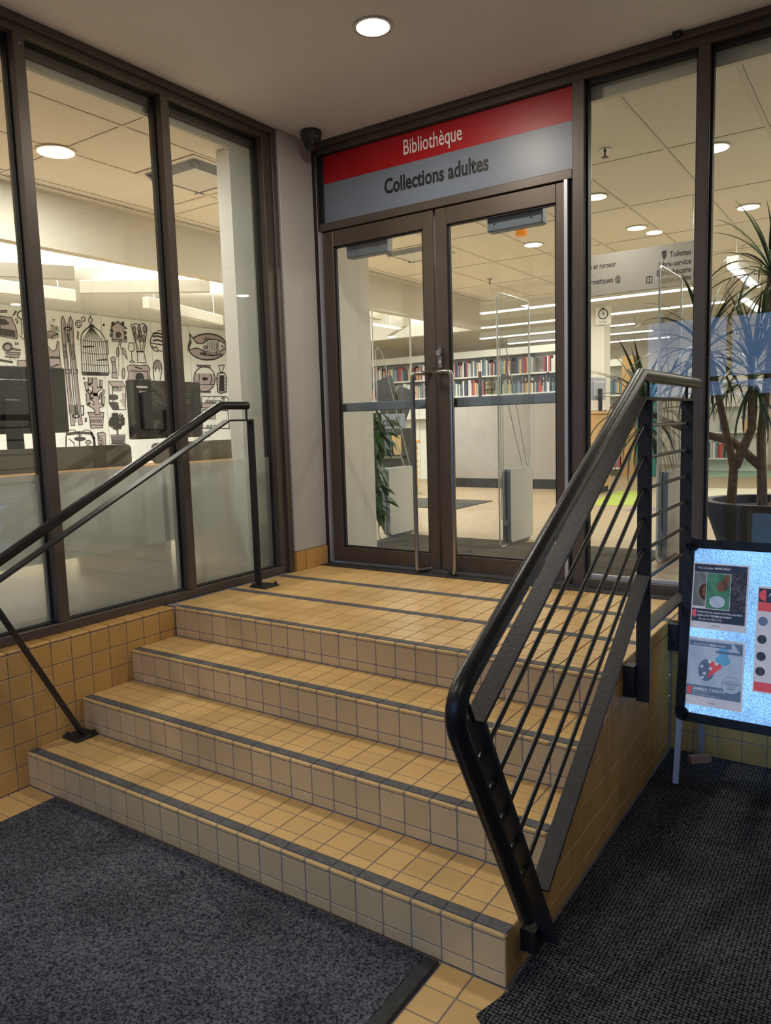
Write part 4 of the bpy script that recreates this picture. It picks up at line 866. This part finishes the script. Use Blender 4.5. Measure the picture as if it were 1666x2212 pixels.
d.fill([(1020,1062),(1378,1076),(1362,1118),(1038,1112)], False); d.fill([(1040,740),(1185,742),(1185,756),(1040,762)], False); d.fill([(1210,915),(1345,900),(1345,925),(1210,928)], False); d.shape([(1325,690),(1352,670),(1362,845),(1340,840)]); d.done('cage_drawing')
d = Draw(A)   # cactus in pot
for pts, w in (([(1188,1170),(1195,1350),(1222,1575)], .095), ([(1125,1155),(1130,1220),(1195,1262)], .058), ([(1270,1185),(1268,1260),(1200,1320)], .058), ([(1080,1210),(1100,1300),(1150,1335),(1150,1400),(1200,1440)], .06), ([(1100,1355),(1112,1470),(1200,1520)], .065), ([(1305,1300),(1298,1340),(1270,1345),(1250,1395),(1200,1400)], .04), ([(1298,1385),(1290,1480),(1215,1505)], .062)):
    d.line(pts, w); d.k += 1; d.line(pts, w-.022, True)
for m in (d.tone,): m.v = [(x+.006, y, z) for x, y, z in m.v]
d.shape([(1102,1575),(1305,1578),(1298,1630),(1290,1770),(1140,1775),(1125,1630)]); d.line([(1120,1632),(1300,1635)]); d.line([(1138,1735),(1295,1738)]); 
for x in range(1150, 1290, 28): d.ell(x,1685,12,18,w=.007); d.line([(x-10,1600),(x+4,1612)], .006)
d.done('cactus_drawing')
d = Draw(A)   # bird, tank top, bugs, misc
d.shape([(600,560),(650,553),(690,565),(728,598),(690,605),(650,640),(605,640)]); d.text('TOURLi', (625,530), (740,565), .07); d.text('PLOUP!', (650,668), (750,630), .07)
d.shape([(600,740),(640,790),(675,805),(705,780),(720,685),(738,690),(752,870),(772,1030),(630,1015)]); d.fill([(625,868),(752,876),(755,906),(625,898)], False); d.line([(640,1010),(700,985),(738,975)], .02)
d.line([(665,405),(690,415)]); d.line([(675,415),(668,435)]); d.ell(1303,475,8,12,False); d.ell(1055,1148,7,9,False); d.ell(1078,1670,7,24,False); d.line([(1060,1640),(1098,1690)], .007); d.line([(1098,1640),(1060,1700)], .007)
d.line([(1022,1495),(1048,1495),(1052,1608),(1030,1608)], .02); d.text('NORWAY', (905,1590), (890,1470), .05); d.text('NORWAY', (995,1590), (980,1465), .05); d.done('sundry_drawing')
d = Draw(A)   # typewriter and desk things
d.shape([(0,365),(150,385),(165,440),(190,480),(215,580),(218,640),(205,655),(0,615)]); d.fill([(0,400),(60,402),(120,460),(60,480),(0,470)], False)
for r in range(4):
    for c in range(9): d.ell(10+c*21+r*2, 530+r*22+c*3.2, 7, 8, w=.008, n=8)
d.line([(0,300),(80,295),(85,315),(0,318)], .012); d.line([(200,300),(165,345),(170,360),(205,312),(190,300)], .009); d.line([(190,400),(215,460),(228,450),(205,390)], .009); d.ell(290,350,70,55,w=.014); d.line([(262,400),(275,480),(275,600)], .01); d.line([(245,610),(300,660)], .01)
d.ell(95,755,58,52,True,w=.016); d.ell(95,755,42,38,w=.008); d.line([(150,770),(200,775),(255,790),(250,800),(200,795),(150,785)], .012); d.shape([(65,830),(150,818),(250,825),(255,845),(100,850)]); d.line([(65,870),(240,865),(235,890),(70,880)], .01); d.line([(120,905),(150,880),(190,905)], .01); d.line([(0,920),(150,945)], .03); d.shape([(220,925),(345,920),(345,1000),(225,1000)]); d.line([(195,700),(195,725)], .016); d.line([(215,700),(228,712),(215,722)], .012); d.done('typewriter_drawing')
d = Draw(A)   # pram-like bag and box below
arc1 = arc(905,1870,75,180,360,10); arc2 = arc(1090,1870,75,180,360,10)
d.line(arc1); d.line(arc2); d.line([(840,1850),(990,1830),(1150,1840),(1180,1900),(1190,2000)], .04); d.line([(830,1880),(830,2010)], .02); d.ell(1005,1908,70,22,False); d.line([(1000,1840),(1000,2010)], .02); d.line([(870,1910),(930,1960),(935,2010)], .012); d.ell(1110,1950,32,24,True); d.line([(1085,1990),(1140,2000)], .012)
d.shape([(1225,1835),(1300,1825),(1325,1840),(1330,2000),(1240,2000)]); d.text('PLATT', (1300,1985), (1288,1860), .07); d.done('bag_drawing')
d = Draw(B)   # dictionary
d.shape([(28,1090),(205,1097),(245,1165),(75,1160)]); d.line([(75,1160),(85,1460)]); d.line([(28,1090),(35,1380),(85,1460),(245,1460),(245,1165)], .012); d.fill([(35,1265),(110,1262),(150,1280),(150,1320),(110,1338),(38,1330)], False); d.fill([(40,1360),(100,1355),(150,1370),(160,1440),(170,1460),(85,1458),(42,1390)], False); d.fill([(195,1240),(245,1245),(245,1420),(215,1420),(200,1370),(170,1345),(205,1310)], True)
d.text('PETIT', (85,1190), (150,1192), .035); d.text('ROBERT', (82,1225), (220,1222), .075); d.done('dictionary_drawing')
d = Draw(B)   # shrub
rn = random.Random(3)
for i in range(95):
    a = rn.uniform(0, 6.28); r = rn.random()**.6; d.ell(128+105*r*math.cos(a), 1610+100*r*math.sin(a), rn.uniform(7,13), rn.uniform(12,20), rn.random() < .55 and None, w=.012, n=7)
for i in range(40): a = rn.uniform(0, 6.28); r = rn.random()**.6; d.ell(128+95*r*math.cos(a), 1610+90*r*math.sin(a), 9, 15, False, n=7)
d.line([(140,1700),(142,1780)], .03); d.shape([(55,1785),(238,1782),(228,1895),(75,1892)]); 
for x in range(80, 225, 24):
    for y in (1815, 1850, 1875): d.ell(x, y, 9, 11, w=.008, n=8)
d.line([(60,1895),(248,1898)], .014); d.done('shrub_drawing')
d = Draw(B)   # cuckoo clock
d.shape([(85,450),(60,400),(145,330),(235,395),(215,440),(255,560),(70,560)]); d.fill([(62,395),(50,375),(90,350),(145,325),(200,350),(245,385),(262,410),(235,430),(215,395),(145,355),(90,400)], True); d.line([(62,395),(145,325),(262,420)], .02); d.ell(152,497,32,36,False); d.line([(152,480),(152,500),(162,508)], .008); d.shape([(70,550),(262,562),(260,590),(72,580)]); d.shape([(160,560),(195,575),(180,640),(165,620)])
for x, y in ((60,500),(65,440),(240,470),(245,530),(80,350),(210,350)): d.ell(x,y,16,22,False,n=8)
for x, y0, y1 in ((150,600,1020),(182,640,760),(205,690,900)): d.line([(x,y0),(x+8,y1)], .007)
d.ell(145,720,17,62,True); d.ell(218,990,20,70,True); d.shape([(195,660),(240,680),(268,815),(215,740)]); d.done('clock_drawing')
d = Draw(B)   # pepper mill, glass, tulips
d.ell(88,812,34,34,True); d.shape([(65,850),(115,850),(120,905),(130,975),(142,1055),(68,1050),(72,975),(80,905)]); d.line([(72,980),(132,985)]); d.line([(78,880),(118,882)])
d.line([(290,600),(282,680),(300,705),(330,710),(358,690),(350,600),(290,600)], .012); d.line([(322,710),(328,820),(295,845),(365,850),(330,825)], .012)
d.line([(315,370),(385,350),(400,365),(480,352),(525,400),(480,715),(510,855),(475,862),(450,850),(400,855),(400,740),(385,640),(315,370)], .012)
for x, y in ((355,430),(420,420),(490,425),(375,520),(430,540),(475,545),(430,480)): d.ell(x,y,22,48,True,n=12); d.line([(x,y+48),(440+(x-430)*.3,720)], .007); d.line([(x-8,y-30),(x,y+40)], .006)
d.line([(385,712),(480,712)], .02); d.done('tulip_drawing')
d = Draw(B)   # portrait frame, helmet, croissant
d.shape([(262,905),(310,880),(420,892),(530,885),(558,930),(548,1000),(570,1075),(270,1075),(285,1000)]); d.line([(300,960),(530,965),(535,1075)], .012); d.fill([(330,965),(520,968),(520,1075),(335,1075)], True); d.fill([(370,1060),(385,995),(430,980),(470,1005),(485,1075),(455,1060),(400,1075)], False); d.line([(370,910),(455,935)], .02)
d.ell(660,590,98,120,w=.016,a0=90,a1=270); d.line([(660,440),(720,445)], .016); d.line([(560,600),(720,625)], .02)
for y in (470,510,560): d.line([(600,y+10),(650,y),(715,y+20)], .03)
d.line([(590,640),(600,665),(640,650),(660,695),(715,710)], .02); d.ell(655,940,58,120,True,w=.016,a0=180,a1=360); d.line([(600,940),(612,1075)], .016); d.line([(712,940),(690,1075)], .016); d.ell(655,970,25,70,w=.012,a0=180,a1=360)
for i in range(10): a = math.radians(180+18*i); d.line([(655+28*math.cos(a),955+75*math.sin(a)), (655+54*math.cos(a),945+112*math.sin(a))], .007)
d.done('portrait_drawing')
d = Draw(B)   # fish plaque
d.ell(1300,650,248,168,True,w=.024,n=32); fish = [(1065,480),(1120,560),(1160,605),(1230,610),(1300,560),(1400,555),(1490,590),(1535,640),(1480,700),(1370,725),(1250,700),(1160,665),(1045,690),(1085,600)]
d2 = Draw(B); d2.k = 6; d2.fill(fish, False); link('fish_body', d2.ink.mesh('fish_body'), 'muralbase', mu, fix=False); d.k = 30
d.line(fish, .018, closed=True); d.fill([(1065,480),(1120,560),(1150,605),(1110,605),(1085,590)], False) if False else None
for i in range(7):
    for j in range(5): x = 1290+i*22; y = 590+j*24+(i % 2)*12; d.ell(x, y, 11, 12, w=.007, n=8, a0=-90, a1=90)
d.line([(1430,590),(1420,650),(1440,712)], .012); d.line([(1475,640),(1495,645)], .014); d.line([(1485,630),(1485,655)], .012); d.ell(1270,655,28,18,True); d.ell(1285,548,26,14)
d.fill([(1200,722),(1480,722),(1488,755),(1350,772),(1195,752)], False); d.done('fish_drawing')
a = Vector(mp(*B(1210,762), 60)); b = Vector(mp(*B(1475,752), 60)); r = b-a; r.x = 0; text('drawn_lettering', 'DOMAINE DES BAUME', a, r, Vector((1,0,0)).cross(r.normalized()), 'muralbase', mu, width=r.length, height=.055, off=.08)
d = Draw(B)   # fishbowl, sweet, sprinkler
d.shape([(1160,885),(1335,890),(1330,915),(1175,905)], True, .014); d.ell(1260,1065,138,160,w=.018,n=30); d.fill([(1140,990),(1385,995),(1395,1080),(1370,1160),(1320,1215),(1200,1215),(1150,1150),(1130,1080)], True); d.fill([(1150,1135),(1375,1135),(1320,1212),(1210,1212)], False) if False else d.line([(1150,1135),(1375,1135)], .012)
d.ell(1260,1062,26,18,False); d.line([(1285,1062),(1300,1048),(1300,1080),(1285,1062)]); d.line([(1190,1000),(1195,1060),(1180,1120)], .014); d.line([(1340,1010),(1355,1070),(1335,1130)], .02); d.shape([(1205,1222),(1340,1225),(1335,1242),(1200,1240)], True)
d.line([(1440,890),(1515,885),(1490,975),(1465,975),(1440,890)], .014); d.line([(1430,990),(1415,1060),(1430,1230),(1470,1248),(1540,1230),(1545,1050),(1520,985),(1430,990)], .02); d.fill([(1455,1015),(1510,1015),(1515,1225),(1450,1225)], False)
for i in range(5):
    for x in (1436, 1528): d.ell(x,1035+i*42,14,20,w=.008,n=8)
d.done('fishbowl_drawing')
d = Draw(B)   # stove
d.line([(1225,1285),(1540,1290),(1568,1315),(1570,1440),(1220,1435),(1225,1285)], .016); d.shape([(1230,1370),(1545,1378),(1545,1440),(1225,1435)]); 
for r in range(3):
    for i in range(13): d.ell(1280+i*20,1338+r*14+i*.6,5,5,w=.007,n=6)
d.line([(1320,1290),(1300,1330)], .008); d.line([(1400,1290),(1375,1330)], .008); d.ell(1500,1312,22,10,True); d.line([(1235,1460),(1560,1465),(1580,1700),(1235,1695),(1235,1460)], .018); d.shape([(1270,1490),(1400,1492),(1400,1580),(1270,1575)])
for x in (1300,1345,1390,1430): d.ell(x,1672,12,14,w=.012,n=10)
d.line([(1225,1745),(1330,1745),(1330,1800),(1240,1810)], .014); d.line([(1190,1390),(1210,1420),(1195,1560)], .016); d.done('stove_drawing')

# ================================================================= plants
def leafmesh(name, L, wd, e0, droop, mt, n=9):
    m = MB(); x = z = 0.0
    for i in range(n+1):
        t = i/n; a = math.radians(e0 - droop*t**1.3)
        if i: x += L/n*math.cos(a); z += L/n*math.sin(a)
        w_ = wd*(min(1, .45+t*2.2) if t < .3 else 1)*(1-max(0, (t-.35)/.65)**1.6) + .0012
        m.v += [(x, -w_/2, z+.2*w_), (x, 0, z), (x, w_/2, z+.2*w_)]
    for i in range(n): b = i*3; m.f += [(b, b+1, b+4, b+3), (b+1, b+2, b+5, b+4)]
    me = m.mesh(name); me.materials.append(M[mt]); me.polygons.foreach_set('use_smooth', [True]*len(me.polygons)); return me
LV = [leafmesh('leaf', .50, .024, 80, 25, 'leaf'), leafmesh('leaf', .60, .026, 62, 60, 'leaf'), leafmesh('leaf', .62, .026, 45, 85, 'leaf'), leafmesh('leaf', .60, .025, 25, 95, 'leaf'), leafmesh('leaf', .52, .024, -5, 80, 'leaf'), leafmesh('leaf', .45, .022, -40, 50, 'leaf')]
def crown(par, c, n, rng, scale=1):
    for i in range(n):
        az = i*2.39996 + rng.uniform(-.25,.25); t = i/n; me = LV[min(5, int(t*6))]
        o = bpy.data.objects.new('leaf', me); COL.objects.link(o)
        o.location = (c[0], c[1], c[2]-.14*t*scale); o.rotation_euler = (rng.uniform(-.2,.2), rng.uniform(-.15,.15), az); s = scale*rng.uniform(.8,1.15); o.scale = (s,s,s)
        o.parent = par; o.matrix_parent_inverse = Matrix.Translation(-par.location)
rg = random.Random(5)
pl = thing('potted_dracaena', 'tall multi-stem dracaena in a large dark round planter', 'plant', (2.66, 3.62, ZL))
MB().lathe((2.66,3.62,ZL), [(.27,0),(.30,.10),(.36,.28),(.40,.38),(.405,.42),(.345,.42),(.335,.36)], 40, True).build('planter', 'pot', pl, True); MB().lathe((2.66,3.62,ZL+.36), [(.335,0),(.3,.01)], 32).build('soil', 'soil', pl)
stems = [([(2.44,3.55,1.0),(2.45,3.56,1.3),(2.40,3.58,1.5),(2.28,3.60,2.05)], (2.254,3.6,2.12)), ([(2.46,3.55,1.3),(2.56,3.52,1.55),(2.55,3.5,1.9)], (2.56,3.5,1.95)), ([(2.62,3.62,1.0),(2.60,3.62,1.5),(2.66,3.60,2.2),(2.63,3.6,2.5)], (2.63,3.6,2.58)), ([(2.60,3.62,1.30),(2.42,3.68,1.46),(2.12,3.66,1.55),(1.90,3.62,1.66)], (1.866,3.6,1.72)), ([(2.68,3.66,1.0),(2.75,3.66,1.4),(2.95,3.7,1.9)], (2.97,3.7,1.95))]
for path, c in stems:
    MB().sweep(path, [.032-.012*i/(len(path)-1) for i in range(len(path))], 8).build('stem', 'bark', pl, True); crown(pl, c, 56, rg)
pv = thing('vine_plant', 'trailing vine plant on a tall black stand just inside the door', 'plant', (-.36, 3.30, ZL))
MB().sweep([(-.34,3.27,ZL),(-.36,3.31,1.62)], .016, 8).build('stand_post', 'plastic', pv); MB().lathe((-.35,3.31,1.60), [(.07,0),(.10,.12),(.105,.14)], 20).build('pot', 'pot', pv)
vm = MB(); vm.v = [(0,0,0),(.045,.028,.006),(.09,.02,0),(.13,0,-.02),(.09,-.02,0),(.045,-.028,.006),(.06,0,-.006)]; vm.f = [(0,6,1),(1,6,2),(2,6,3),(3,6,4),(4,6,5),(5,6,0)]
vme = vm.mesh('vine_leaf'); vme.materials.append(M['leaf2'])
for i in range(130):
    z = rg.uniform(.92, 1.80); r = rg.uniform(.02, .15)*(1.15 if z > 1.5 else .85); a = rg.uniform(0, 6.28); o = bpy.data.objects.new('leaf', vme); COL.objects.link(o)
    o.location = (-.31+r*math.cos(a), 3.30+r*math.sin(a)*.6, z); o.rotation_euler = (rg.uniform(-.4,.4), rg.uniform(.2,1.2), a); s = rg.uniform(.9,1.6); o.scale = (s,s,s); o.parent = pv; o.matrix_parent_inverse = Matrix.Translation(-pv.location)
for k in range(4):
    a = k*1.6; MB().sweep([(-.38+.05*math.cos(a),3.33+.05*math.sin(a),1.74),(-.38+.12*math.cos(a),3.33+.12*math.sin(a),1.6),(-.37+.08*math.cos(a),3.32+.08*math.sin(a),1.2),(-.37+.05*math.cos(a),3.32+.05*math.sin(a),1.0)], .004, 6).build('vine', 'leaf2', pv)
